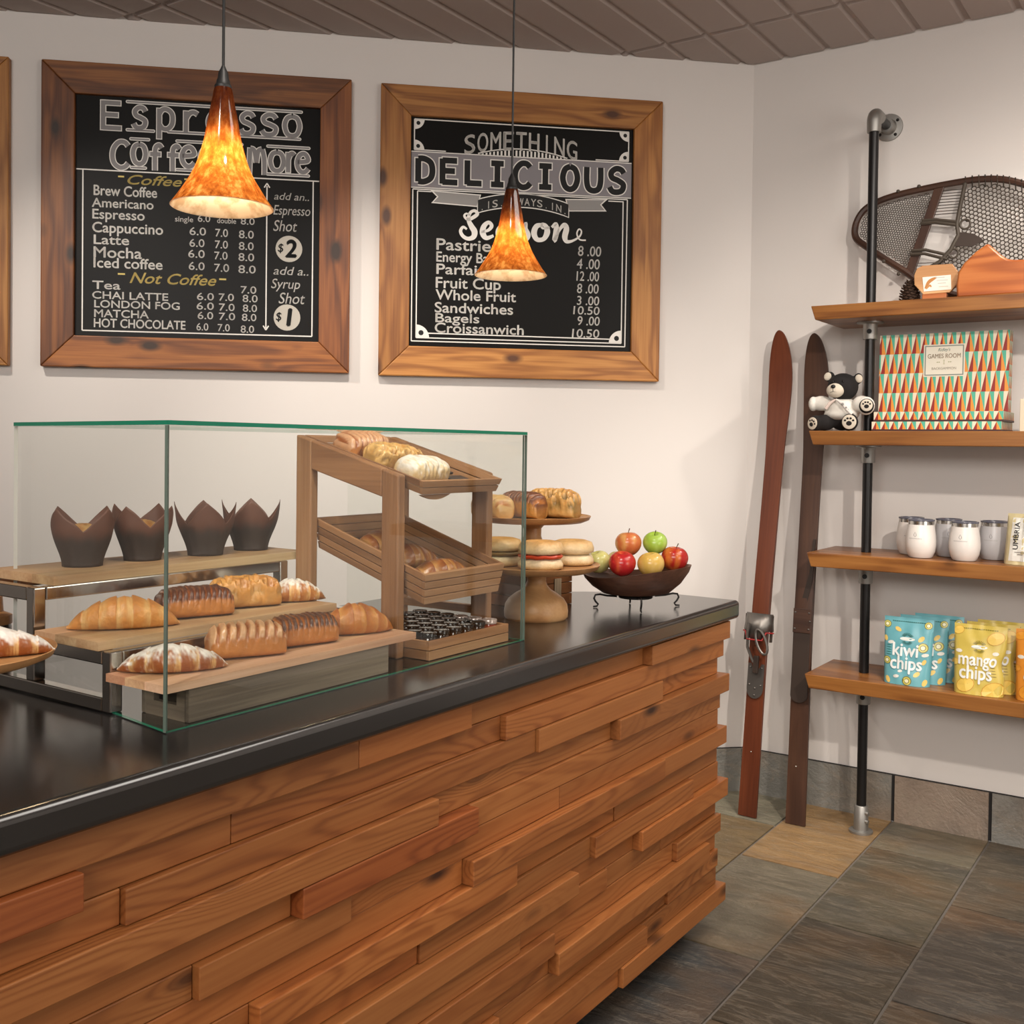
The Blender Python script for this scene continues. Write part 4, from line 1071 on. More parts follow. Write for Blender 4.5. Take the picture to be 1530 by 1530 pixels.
def tray_place(ob, T, a, y, up, rz, extra=0.0):
    ob.location = place(on_tray(T, a, y, up)); ob.rotation_euler = (Matrix.Rotation(T['slope'], 3, 'Y') @ Matrix.Rotation(rz, 3, 'Z')).to_euler()
def tray_pastry(label, mb, mat, T, a, y, rz, cat='pastry', name='danish_pastry', group=None):
    o = mb.build(name, M[mat], None, smooth=True, sharp=75, loc=(0, 0, 0)); tray_place(o, T, a, y, .001, rz); return tag(o, label, cat, group)
tray_pastry('glazed danish with pale icing stripes at the high end of the upper tray', log(.150, .082, .058, 23, 'stripe', (GB, BR, (.62, .34, .18)), 9), 'glaze', UT, .285, 1.925, A90 + .1)
tray_pastry('golden lattice danish with spinach filling on the upper tray', log(.145, .080, .052, 27, 'lattice', ((.68, .42, .15), (.60, .30, .08), (.42, .24, .07)), 7), 'glaze', UT, .185, 1.935, A90 - .2)
tray_pastry('pale flour-dusted bun at the low front end of the upper tray', log(.130, .088, .056, 31, 'plain', ((.62, .42, .20), (.66, .50, .28), (.70, .56, .36)), 5, .5), 'bread', UT, .085, 1.925, A90)
for k, (a, y, rz, lab) in enumerate(((.265, 1.955, A90 + .1, 'brown croissant at the high end of the lower tray'), (.170, 1.960, A90 - .15, 'brown croissant in the middle of the lower tray behind the post'), (.075, 1.975, A90 - .2, 'large glossy croissant at the low front end of the lower tray'))):
    tray_pastry(lab, croissant(.205, .052, .010, 40 + k, 0, ((.50, .25, .07), (.36, .13, .028), (.24, .065, .015)), .85), 'glaze', LT, a, y, rz, 'croissant', 'croissant')
# muffins
def muffin(label, loc, rz, seed):
    t = thing('muffin', label, 'muffin', loc, rz, 'muffins in brown tulip papers')
    def fn(u, v):
        ph = 2 * PI * v
        w_ = (v * 4) % 1.0; tip = abs(2 * w_ - 1)
        htop = .074 + .048 * tip + .004 * nz(math.cos(ph) * 2, math.sin(ph) * 2, seed)
        z = u * htop
        r = .0390 + .0245 * sm(.0, .092, z) ** .9 + .003 * sm(.084, .124, z)
        sq = 1 + .07 * (tip - .5) * sm(.02, .08, z)
        crease = 1 + .014 * math.sin(ph * 13 + seed) * (1 - sm(.03, .09, z)) + .02 * nz(ph, z * 25, seed)
        c = lerp((.034, .024, .021), (.115, .046, .029), sm(.050, .078, z + .012 * nz(math.cos(ph) * 3, math.sin(ph) * 3, seed)))
        return Vector((r * sq * crease * math.cos(ph), r * sq * crease * math.sin(ph), z)), c
    mb = MB(); mb.loft(fn, 18, 64, caps=False); o = mb.build('paper_wrapper', M['paper'], t, smooth=True, sharp=60)
    md = o.modifiers.new('solid', 'SOLIDIFY'); md.thickness = .0008; md.offset = 0
    mb = MB()
    def top(u, v):
        ph = 2 * PI * v; th = u * PI / 2
        r = .046 * math.cos(th * .985); z = .052 + .036 * math.sin(th)
        p = Vector((r * math.cos(ph) * (1 + .05 * nz(ph, u * 3, seed)), r * math.sin(ph), z + .004 * nz(p_(ph), u * 9, seed)))
        return p, lerp((.55, .33, .13), (.40, .17, .05), sm(.3, .8, .5 + .6 * nz(p.x * 60, p.y * 60, seed)))
    p_ = lambda a: math.sin(a) * 4
    mb.loft(top, 10, 32); mb.build('muffin_cake', M['bread'], t, smooth=True)
for k, (x, y, rz, lab) in enumerate(((-1.975, 1.305, .21, 'muffin in brown tulip paper nearest the left end of the highest board'), (-1.980, 1.455, .42, 'muffin in brown tulip paper seen behind the glass corner edge, second along the highest board'),
                                     (-1.962, 1.612, .95, 'muffin in brown tulip paper third along the highest board'), (-1.976, 1.762, .85, 'muffin in brown tulip paper at the far end beside the bakery stand'))):
    muffin(lab, (x, y, 1.1204), rz, k * 7.3)
# bagels on the lower cake stand
def bagel(label, loc, rz, filled, seed, tilt=0.0):
    t = thing('filled_bagel', label, 'bagel', loc, rz, 'bagels on the cake stand')
    R = .062
    def half(zb, h, colt, colb, gap):
        def fn(u, v):
            ph = 2 * PI * v; a = PI * u
            prof = [(.010, zb), (R * .80, zb), (R * .985, zb + h * .15), (R, zb + h * .45), (R * .90, zb + h * .85), (R * .62, zb + h), (R * .34, zb + h * .92), (.012, zb + h * .70)]
            k = u * (len(prof) - 1); i = min(int(round(k)), len(prof) - 1); r, z = prof[i]
            w = 1 + .03 * nz(math.cos(ph) * 1.5 + seed, math.sin(ph) * 1.5, zb * 40)
            c = lerp(colb, colt, sm(.25, .7, u + .12 * nz(ph * 2, u * 4, seed)))
            return Vector((r * w * math.cos(ph), r * w * math.sin(ph), z + gap * math.cos(ph))), c
        mb = MB(); mb.loft(fn, 7, 40); return mb
    PL_, TOPC = (.74, .60, .36), (.60, .33, .11)
    b = half(0, .032, (.80, .68, .46), (.62, .40, .17), 0); b.build('lower_half', M['bread'], t, smooth=True, sharp=75)
    if filled:
        mb = MB()
        def fil(u, v):
            ph = 2 * PI * v; r = (.008, R * .97, R * 1.0, R * .95, .008)[int(round(u * 4))] * (1 + .05 * nz(ph * 2, seed, 4)); z = (.032, .0322, .037, .0405, .041)[int(round(u * 4))]
            return Vector((r * math.cos(ph), r * math.sin(ph), z + .0015 * nz(ph * 3, seed, 1)))
        mb.loft(fil, 4, 40, tint=(.50, .055, .02) if filled == 1 else (.20, .13, .05)); mb.build('filling', M['gloss'], t, smooth=True)
        h = half(.0412, .036, TOPC, PL_, .0); h.build('upper_half', M['bread'], t, smooth=True, sharp=75)
    else:
        h = half(.0322, .038, (.62, .36, .13), PL_, 0); h.build('upper_half', M['bread'], t, smooth=True, sharp=75)
ZP = TOP + .1482
bagel('bagel sandwich with red filling at the front of the lower cake stand', (-1.548, 2.405, ZP), .3, 1, 2)
bagel('pale bagel sandwich seen through the glass at the left of the lower cake stand', (-1.684, 2.408, ZP), .3, 2, 5)
bagel('plain golden bagel at the right back of the lower cake stand', (-1.538, 2.555, ZP), .3, 0, 9)
ZQ = 1.0035 + .1622
def stand_pastry(label, mb, x, y, rz, mat='glaze'):
    return pastry(label, mb, mat, (x, y, ZQ), rz, 'pastry', 'pastries on the taller cake stand')
stand_pastry('striped golden danish pointing forward at the left of the taller cake stand', log(.160, .080, .066, 51, 'stripe', ((.62, .32, .09), GB, (.66, .42, .17)), 8), -1.835, 2.580, -.42)
stand_pastry('dark-topped plaited danish in the middle of the taller cake stand', log(.160, .076, .076, 53, 'stripe', ((.56, .27, .07), (.42, .15, .03), (.15, .05, .02)), 11), -1.765, 2.640, -.20)
stand_pastry('lattice-topped spinach danish at the right of the taller cake stand', log(.165, .090, .080, 57, 'lattice', ((.70, .40, .13), (.52, .21, .05), (.27, .17, .05)), 7), -1.705, 2.715, .08)
stand_pastry('golden pastry tucked behind the others on the taller cake stand', log(.13, .08, .06, 59, 'stripe', ((.62, .32, .09), GB, (.60, .36, .13)), 8), -1.868, 2.735, .6)
pastry('icing-sugared pastry on the wooden cake stand at the left edge', croissant(.19, .046, .014, 61, .7, (PALE, BR, BR), .75), 'bread', (-1.665, .935, TOP + .1282), .95, 'croissant', None, 'croissant')
UNIT = 1.0

# ------------------------------------------------------------------ pipe shelving on the right wall
SH = {'top': 1.893, 'second': 1.4495, 'third': 1.0150, 'lowest': .5795}
def shelving():
    o = (-.35, 3.86, 0); t = thing('pipe_shelving', 'wall shelving of thick wooden boards on black iron pipe uprights beside the skis', 'shelving', o)
    for k, z in SH.items():
        mb = MB()
        poly = [(-1.252, z), (.60, z), (.60, z - .050), (-1.236, z - .050)]
        n = 14; y0, y1 = 3.70, 4.03
        mb.prism([(a - o[0], b) for a, b in poly], y0 - o[1], y1 - o[1], axis=0, tint=(1, 1, 1))
        ob = mb.build('shelf_board', M['shelf'], t, bevel=.003)
    for px in (-1.085, .25):
        y = 3.853 - o[1]; x = px - o[0]
        zs = [.10] + sorted(SH.values())
        for k in range(5):
            z0 = .03 if k == 0 else zs[k] + .0005; z1 = (zs[k + 1] - .052) if k < 4 else 2.545
            mb = MB(); mb.tube([(x, y, z0), (x, y, z1)], .0172, 18); mb.build('pipe', M['pipe'], t, smooth=True)
        mb = MB(); mb.lathe([(.042, 0), (.042, .007), (.026, .010), (.0245, .095), (.022, .098), (.0175, .098)], 24, (x, y, .0005)); mb.build('floor_flange', M['galv'], t, smooth=True)
        for z in (.045, .075):
            mb = MB(); mb.tube([(x + .018, y - .012, z), (x + .030, y - .014, z)], .007, 10); mb.build('set_screw', M['galv'], t, smooth=True)
        for z in SH.values():
            zb = z - .0505
            mb = MB(); mb.lathe([(.0178, -.062), (.0240, -.062), (.0250, -.058), (.0245, -.010), (.026, -.007), (.046, -.005), (.046, 0), (.0178, 0)], 24, (x, y, zb)); c = mb.build('collar', M['galv'], t, smooth=True)
            mb = MB(); mb.lathe([(.0085, 0), (.0085, .004), (.004, .004), (.004, .001)], 12)
            Mx = Matrix.Translation((x + .004, y - .0248, zb - .035)) @ Matrix.Rotation(PI / 2, 4, 'X'); mb.v = [tuple(Mx @ Vector(v)) for v in mb.v]
            g = mb.build('grub_screw', M['black'], c, smooth=True)
        # elbow to the wall
        pts = [(x, y, 2.520)] + [(x, y + .030 - .030 * math.cos(a), 2.557 + .030 * math.sin(a)) for a in [PI / 2 * k / 8 for k in range(9)]] + [(x, y + .062, 2.587)]
        mb = MB(); mb.tube(pts, [.0240] + [.0250] * 8 + [.0245, .024], 20); mb.build('elbow', M['galv'], t, smooth=True)
        mb = MB(); mb.tube([(x, y + .060, 2.587), (x, 4.044 - o[1], 2.587)], .0172, 18); mb.build('pipe', M['pipe'], t, smooth=True)
        mb = MB(); mb.lathe([(.0178, .040), (.025, .040), (.027, .012), (.030, .008), (.050, .006), (.051, .0)], 28)
        Mx = Matrix.Translation((x, 4.049 - o[1], 2.587)) @ Matrix.Rotation(PI / 2, 4, 'X'); mb.v = [tuple(Mx @ Vector(v)) for v in mb.v]
        f = mb.build('wall_flange', M['galv'], t, smooth=True)
        for a in (.6, 2.2, 3.8, 5.4):
            mb = MB(); mb.ball((x + .039 * math.cos(a), 4.0425 - o[1], 2.587 + .039 * math.sin(a)), .006, 6); mb.build('screw', M['iron'], f, smooth=True)
shelving()
E_ = .0006
# skis leaning in the corner
def ski(label, mat, x0, yb, x1, yt, L, w, seed, brown=False):
    t = thing('ski', label, 'ski', (x0, yb, .001), 0, 'antique wooden skis')
    d = Vector((x1 - x0, yt - yb, 0)); H = math.sqrt(L * L - d.length ** 2); d.z = H; d.normalize()
    side = Vector((1, 0, 0)); side = (side - d * side.dot(d)).normalized(); nrm = d.cross(side)   # towards the room (-y)
    if nrm.y > 0: nrm = -nrm
    n = 60
    def mp(a, b, c): return d * a + side * b + nrm * c
    def wid(s):
        k = 1 + .28 * sm(.72, .90, s) - .10 * math.exp(-((s - .4) / .25) ** 2)
        if s > .90: k *= math.sqrt(max(0, 1 - ((s - .90) / .10) ** 2.0)) * .995 + .005
        return w / 2 * k
    def thick(s): return .010 + .014 * math.exp(-((s - .40) / .16) ** 2)
    def bow(s): return .012 * math.sin(PI * min(s / .85, 1)) + (.055 * ((s - .86) / .14) ** 2 if s > .86 else 0)
    V = []; T = []
    SS = [.9 * i / 40 for i in range(41)] + [.9 + .1 * math.sin(PI / 2 * i / 20) for i in range(1, 21)]
    for i in range(n + 1):
        s = SS[i]; a = L * s
        for b, c in ((-1, 0), (1, 0), (1, 1), (.35, 1.12), (-.35, 1.12), (-1, 1)):
            V.append(mp(a, b * wid(s), bow(s) + c * thick(s)))
            T.append((1, 1, 1))
    fs = []
    for i in range(n):
        for j in range(6):
            k = (j + 1) % 6; fs.append((i * 6 + j, i * 6 + k, (i + 1) * 6 + k, (i + 1) * 6 + j))
    fs += [tuple(range(6))[::-1], tuple(range(n * 6, n * 6 + 6))]
    wc = [(L * SS[i // 6] + seed, ((i % 6) - 2) * .02, seed) for i in range(len(V))]
    mb = MB(); mb.add(V, fs, wc, T); mb.build('runner', mat, t, smooth=True, sharp=40)
    return t, mp, (lambda a: bow(a / L) + thick(a / L) * 1.12), (lambda a: wid(a / L))
t, mp, top, wd = ski('reddish varnished wooden ski with a metal toe binding leaning in the corner', M['ski_red'], -1.479, 3.762, -1.458, 4.012, 1.850, .072, 3)
def mbox(mb, mp, a0, a1, b0, b1, c0, c1, tint=(1, 1, 1)):
    P = [mp(a, b, c) for c in (c0, c1) for a, b in ((a0, b0), (a1, b0), (a1, b1), (a0, b1))]
    mb.add(P, [(0, 3, 2, 1), (4, 5, 6, 7), (0, 1, 5, 4), (1, 2, 6, 5), (2, 3, 7, 6), (3, 0, 4, 7)], None, tint)
c = top(.5)
mb = MB(); n = 12        # riveted plate
poly = [(.570, -.032), (.570, .032)] + [(.475 + .030 * math.sin(-PI * k / n) * 1.2, .032 * math.cos(PI * k / n)) for k in range(n + 1)]
mb.prism(poly, c, c + .003, lambda a, y, b: mp(a, b, y)); pl = mb.build('metal_plate', M['worn'], t)
for a, b in ((.555, -.022), (.555, .022), (.49, -.022), (.478, 0), (.49, .022), (.452, 0)):
    mb = MB(); mb.ball(mp(a, b, c + .003), .004, 6); mb.build('rivet', M['worn'], pl, smooth=True)
mb = MB()
c2 = top(.72)
V = []; n = 12
for (a0, h) in ((.760, .0), (.695, .0)):
    for k in range(n + 1):
        th = PI * k / n; r = .052 if a0 > .72 else .058
        V.append(mp(a0 - (.030 if a0 < .72 and 3 < k < 9 else 0), -r * math.cos(th), c2 - .006 + (.034 if a0 > .72 else .044) * math.sin(th)))
mb.add(V, [(k, k + 1, n + 2 + k, n + 1 + k) for k in range(n)]); o_ = mb.build('toe_iron', M['worn'], t, smooth=True)
md = o_.modifiers.new('solid', 'SOLIDIFY'); md.thickness = .003
mb = MB(); mb.tube([mp(.690 - (.03 if 3 < k < 9 else 0), -.058 * math.cos(PI * k / n), c2 - .004 + .045 * math.sin(PI * k / n)) for k in range(n + 1)], .0028, 8); mb.build('red_piping', M['red_trim'], t, smooth=True)
for s_ in (-1, 1):
    mb = MB(); mbox(mb, mp, .655, .755, s_ * .050 - .003, s_ * .050 + .003, c2 - .012, c2 + .006); mb.build('side_strap', M['leather'], t, bevel=.001)
mb = MB(); mb.tube([mp(.720, -.024, c2 + .040), mp(.68, -.028, c2 + .036), mp(.63, -.030, c2 + .022), mp(.59, -.014, c2 + .014), mp(.575, -.006, c2 + .010)], .0058, 8); mb.build('cable', M['worn'], t, smooth=True)
ring = [mp(.655 + .045 * math.cos(a) , .030 + .020 * math.sin(a) - .35 * (.045 * math.cos(a)), c2 + .040) for a in [2 * PI * k / 20 for k in range(20)]]
mb = MB(); mb.tube(ring, .0050, 8, True); mb.build('carabiner', M['worn'], t, smooth=True)
mb = MB(); mbox(mb, mp, .535, .600, -.006, .014, c2 + .002, c2 + .016); mb.build('clasp', M['leather'], t, bevel=.002)
mb = MB(); mb.ball(mp(.24, 0, top(.24)), .0035, 6); mb.build('screw', M['steel'], t, smooth=True)
t, mp, top, wd = ski('dark brown antique wooden ski with leather foot plate, right of the reddish ski', M['ski_brown'], -1.302, 3.785, -1.322, 4.015, 1.830, .074, 11, True)
c = top(.62)
mb = MB(); n = 10
poly = [(.79, -.030), (.79, .030)] + [(.470 - .026 * math.sin(PI * k / n), .032 * math.cos(PI * k / n)) for k in range(n + 1)]
mb.prism(poly, c - .002, c + .004, lambda a, y, b: mp(a, b, y)); pl = mb.build('foot_plate', M['leather'], t, bevel=.001)
mb = MB(); mbox(mb, mp, .700, .790, -.034, .034, c + .004, c + .007); tb = mb.build('toe_plate', M['walnut'], t, bevel=.002)
for a, b in ((.715, -.026), (.715, .026), (.775, -.026), (.775, .026), (.745, .03)):
    mb = MB(); mb.ball(mp(a, b, c + .007), .0042, 6); mb.build('rivet', M['worn'], tb, smooth=True)
mb = MB(); V = [(.80, -.012), (.80, .012), (.90, .030), (1.05, .034), (1.05, .026), (.92, .016)]
mb.prism(V, c - .008, c + .001, lambda a, y, b: mp(a, b, y)); mb.build('side_lug', M['leather'], t)
mb = MB(); mb.ball(mp(.21, -.004, top(.21)), .0035, 6); mb.build('screw', M['steel'], t, smooth=True)

# snowshoe leaning on the wall above the top shelf
ZT = SH['top']
def snowshoe():
    y0 = 3.975; o = (-.70, y0, ZT); t = thing('snowshoe', 'antique wooden snowshoe with dense rawhide webbing leaning on the wall above the top shelf', 'snowshoe', o)
    out = [(-1.190, 2.205), (-1.182, 2.245), (-1.155, 2.284), (-1.10, 2.310), (-1.03, 2.325), (-.94, 2.335), (-.85, 2.342), (-.76, 2.344), (-.68, 2.332), (-.60, 2.300), (-.50, 2.250), (-.38, 2.180), (-.25, 2.095), (-.12, 2.005), (-.02, 1.935), (-.03, 1.914), (-.15, 1.911), (-.35, 1.911), (-.55, 1.912), (-.72, 1.916), (-.84, 1.940), (-.93, 1.980), (-1.00, 2.035), (-1.08, 2.092), (-1.145, 2.142), (-1.180, 2.172)]
    pts = []; m = len(out)
    for i in range(m):
        p0, p1, p2, p3 = out[i - 1], out[i], out[(i + 1) % m], out[(i + 2) % m]
        for k in range(4):
            s_ = k / 4
            pts.append(tuple(.5 * (2 * b + (c - a) * s_ + (2 * a - 5 * b + 4 * c - d) * s_ ** 2 + (3 * b - a - 3 * c + d) * s_ ** 3) for a, b, c, d in zip(p0, p1, p2, p3)))
    def lc(x, z, dy=0): return (x - o[0], dy + (z - ZT) * .10 - .010, z - ZT)
    mb = MB(); mb.tube([lc(x, z) for x, z in pts], .0125, 8, True); mb.build('wooden_frame', M['ski_brown'], t, smooth=True)
    def inside_(x, z):
        c_ = False; j = len(pts) - 1
        for i in range(len(pts)):
            a, b = pts[i], pts[j]
            if (a[1] > z) != (b[1] > z) and x < (b[0] - a[0]) * (z - a[1]) / (b[1] - a[1]) + a[0]: c_ = not c_
            j = i
        return c_
    # crossbar and foot-opening cords
    A_, B_ = (-.893, 2.332), (-.985, 2.020)
    mb = MB(); P = [lc(A_[0] - .017, A_[1], -.005), lc(A_[0] + .017, A_[1], -.005), lc(B_[0] + .017, B_[1], -.005), lc(B_[0] - .017, B_[1], -.005)]
    P += [(x, y + .012, z) for x, y, z in P]
    mb.add(P, [(0, 1, 2, 3), (7, 6, 5, 4), (0, 4, 5, 1), (1, 5, 6, 2), (2, 6, 7, 3), (3, 7, 4, 0)], [(z * 1, x, 0) for x, y, z in P]); mb.build('crossbar', M['ski_brown'], t, bevel=.002)
    edge = [(-.806, 2.335), (-.820, 2.25), (-.828, 2.19), (-.822, 2.15), (-.845, 2.10), (-.880, 2.06), (-.955, 2.02)]
    mb = MB(); mb.tube([lc(x, z, -.004) for x, z in edge], .0075, 7); mb.build('edge_cord', M['rawhide'], t, smooth=True)
    for za, zb_ in ((2.215, 2.198), (2.205, 2.186), (2.108, 2.082), (2.095, 2.066)):
        xa = A_[0] + (B_[0] - A_[0]) * (A_[1] - za) / (A_[1] - B_[1])
        xb = -.825 if za > 2.15 else -.855
        mb = MB(); mb.tube([lc(xa - .02, za, -.008), lc(xa + .03, za - .002, -.010), lc(xb, zb_, -.004)], .0062, 6); mb.build('toe_cord', M['rawhide'], t, smooth=True)
    mb = MB()
    for k in range(9):
        za = 2.318 - k * .0105; xa = A_[0] + (B_[0] - A_[0]) * (A_[1] - za) / (A_[1] - B_[1])
        mb.tube([lc(xa, za, -.004), lc(-.815 - k * .0012, za - .003, -.004)], .0014, 4)
    for k in range(4):
        za = 2.062 - k * .010; xa = A_[0] + (B_[0] - A_[0]) * (A_[1] - za) / (A_[1] - B_[1])
        mb.tube([lc(xa, za, -.004), lc(-.875 - k * .022, za - .006, -.004)], .0014, 4)
    c_ = mb.build('toe_lacing', M['rawhide'], t, smooth=True); c_['kind'] = 'stuff'
    # webbing: hexagonal mesh of cord
    def web(name, s_, keep, th, ang):
        mb = MB(); V = {}; F = []
        ca, sa = math.cos(ang), math.sin(ang)
        def vid(p):
            key = (round(p[0], 4), round(p[1], 4))
            if key not in V: V[key] = len(V)
            return V[key]
        R = range(-90, 90)
        for i in R:
            for j in R:
                cx_ = s_ * 1.5 * i; cz_ = s_ * math.sqrt(3) * (j + .5 * (i % 2))
                x = -.80 + cx_ * ca - cz_ * sa; z = 2.15 + cx_ * sa + cz_ * ca
                if not (-1.22 < x < -.05 and 1.89 < z < 2.37) or not keep(x, z): continue
                F.append([vid((x + s_ * math.cos(ang + PI / 3 * k), z + s_ * math.sin(ang + PI / 3 * k))) for k in range(6)])
        vs_ = [None] * len(V)
        for k, i in V.items(): vs_[i] = lc(k[0], k[1], 0)
        mb.add(vs_, F); ob = mb.build(name, M['rawhide'], t)
        md = ob.modifiers.new('wire', 'WIREFRAME'); md.thickness = th; md.use_boundary = True; md.use_even_offset = False
        ob['kind'] = 'stuff'
        return ob
    def xbar(z): return A_[0] + (B_[0] - A_[0]) * (A_[1] - z) / (A_[1] - B_[1])
    def xedge(z):
        for (xa, za), (xb, zb_) in zip(edge, edge[1:]):
            if zb_ <= z <= za: return xa + (xb - xa) * (za - z) / (za - zb_)
        return -.80 if z > 2.3 else -.96
    def nearin(x, z, d): return all(inside_(x + a, z + b) for a, b in ((d, 0), (-d, 0), (0, d), (0, -d)))
    web('fine_webbing', .0052, lambda x, z: nearin(x, z, .024) and x < xbar(z) - .022, .0030, .3)
    holes = [(-.800, 2.187, .017), (-.835, 2.085, .016)]
    web('body_webbing', .0088, lambda x, z: nearin(x, z, .026) and x > xedge(z) + .010 and x < -.30 and all(math.hypot(x - a, z - b) > r for a, b, r in holes), .0046, .1)
    mb = MB(); mb.prism([(-.815, 2.160), (-.770, 2.150), (-.735, 2.122), (-.775, 2.105), (-.835, 2.112)], -.004, .004, lambda a, y, b: lc(a, b, y)); mb.build('toe_pad', M['leather'], t)
    for a, b, r in holes:
        mb = MB(); mb.tube([lc(a + r * math.cos(q), b + r * math.sin(q), -.003) for q in [2 * PI * k / 18 for k in range(18)]], .004, 6, True); mb.build('eyelet', M['rawhide'], t, smooth=True)
    mb = MB()
    for k in range(34):        # wrapping of the webbing over the frame
        i = 26 + int(k * .62)
        x, z = pts[i % len(pts)]
        if x < -.81: continue
        mb.tube([lc(x, z + .0135, -.013), lc(x + .001, z - .030, -.004)], .0022, 4)
    c_ = mb.build('edge_lashing', M['rawhide'], t); c_['kind'] = 'stuff'
    for x, z in ((-1.035, 2.334), (-.962, 2.343), (-1.02, 2.026), (-1.075, 2.078)):
        mb = MB(); mb.ball(lc(x, z, -.010), .007, 6); mb.build('lashing_knot', M['rawhide'], t, smooth=True)
snowshoe()
def pinecone():
    t = thing('pine_cone', 'small brown pine cone standing on the top shelf beside the black pipe', 'pine cone', (-.945, 3.83, ZT + E_))
    mb = MB()
    mb.lathe([(.004, 0), (.020, .008), (.026, .024), (.020, .055), (.008, .078), (.001, .086)], 12)
    mb.build('core', M['cone'], t, smooth=True)
    mb = MB()
    for k in range(90):
        a = k * 2.39996; z = .004 + .078 * k / 89; r = .028 * math.sin(min(1, .35 + 1.1 * (1 - k / 89)) * PI / 2) * (1 - (k / 89) ** 3 * .7); r = max(r, .004)
        d = Vector((math.cos(a), math.sin(a), 0)); s_ = Vector((-d.y, d.x, 0)); w = .0105 * (.5 + .5 * r / .028)
        b = d * r * .55 + Vector((0, 0, z - .003)); e = d * (r + .006) + Vector((0, 0, z + .004))
        mb.add([b - s_ * w * .5, b + s_ * w * .5, e + s_ * w, e + d * .003 + Vector((0, 0, .002)), e - s_ * w, b + Vector((0, 0, -.003)), e + Vector((0, 0, -.004))],
               [(0, 1, 2, 3, 4), (1, 0, 5), (1, 5, 6, 2), (2, 6, 3), (3, 6, 4), (4, 6, 5, 0)])
    mb.build('scales', M['cone'], t)
pinecone()
def plaque():
    t = thing('wooden_plaque', 'small eight-sided wooden plaque with a white printed card on the top shelf', 'plaque', (-.851, 3.80, ZT + E_), .05)
    mb = MB(); mb.box((-.042, -.018, 0), (.036, .022, .026), 0); mb.build('base_block', M['cedar'], t, bevel=.002)
    z0 = .026; lean = .10
    oct_ = [(-.040, .0), (.045, .002), (.071, .032), (.068, .074), (.050, .100), (-.046, .101), (-.064, .092), (-.072, .070), (-.070, .036)]
    fn = lambda a, y, b: (a, y + b * lean, b + z0)
    mb = MB(); mb.prism(oct_, -.010, .010, fn, tint=(1.15, 1.2, 1.3)); mb.build('face_panel', M['turned'], t, bevel=.002)
    mb = MB(); P = [(-.038, .010), (.050, .012), (.047, .062), (-.044, .060)]; mb.prism(P, -.0112, -.0102, fn); cd = mb.build('card', M['white'], t)
    mb = MB()
    for k, (a, w, c_) in enumerate(((.054, .030, (.45, .45, .42)), (.044, .036, (.5, .5, .47)), (.034, .026, (.5, .48, .42)), (.022, .030, (.55, .5, .4)))):
        P = [(-.002 + .004 * k, a), (-.002 + .004 * k + w, a), (-.002 + .004 * k + w, a + .0025), (-.002 + .004 * k, a + .0025)]
        mb.add([fn(x, -.0115, z) for x, z in P], [(0, 1, 2, 3)], None, c_)
    stroke(mb, [(-.034, .020, .6), (-.024, .040, 1.4), (-.012, .050, 1.4), (.002, .056, .6)], .008, lambda u, v: fn(u, -.0114, v), (.45, .19, .05))
    stroke(mb, [(-.030, .018, .6), (-.020, .030, 1.2), (-.014, .024, .6)], .006, lambda u, v: fn(u, -.0114, v), (.50, .24, .08))
    g = mb.build('card_print', M['paint'], cd)
plaque()
mb = MB()
prof = [(-.772, .0), (-.775, .045), (-.770, .085), (-.752, .115), (-.715, .150), (-.683, .171), (-.676, .170), (-.655, .148), (-.635, .128), (-.620, .117), (-.598, .112), (-.54, .110), (-.46, .104), (-.40, .085), (-.375, .045), (-.372, 0)]
mb.prism([(a + .575, b) for a, b in prof[::-1]], -.045, .045, tint=(1, 1, 1))
wo = mb.build('carved_block', M['cedar'], None, loc=(-.575, 3.785, ZT + E_), bevel=.007, smooth=True, sharp=35)
tag(wo, 'glossy orange carved wood block with a raised peak on the top shelf', 'wood carving')

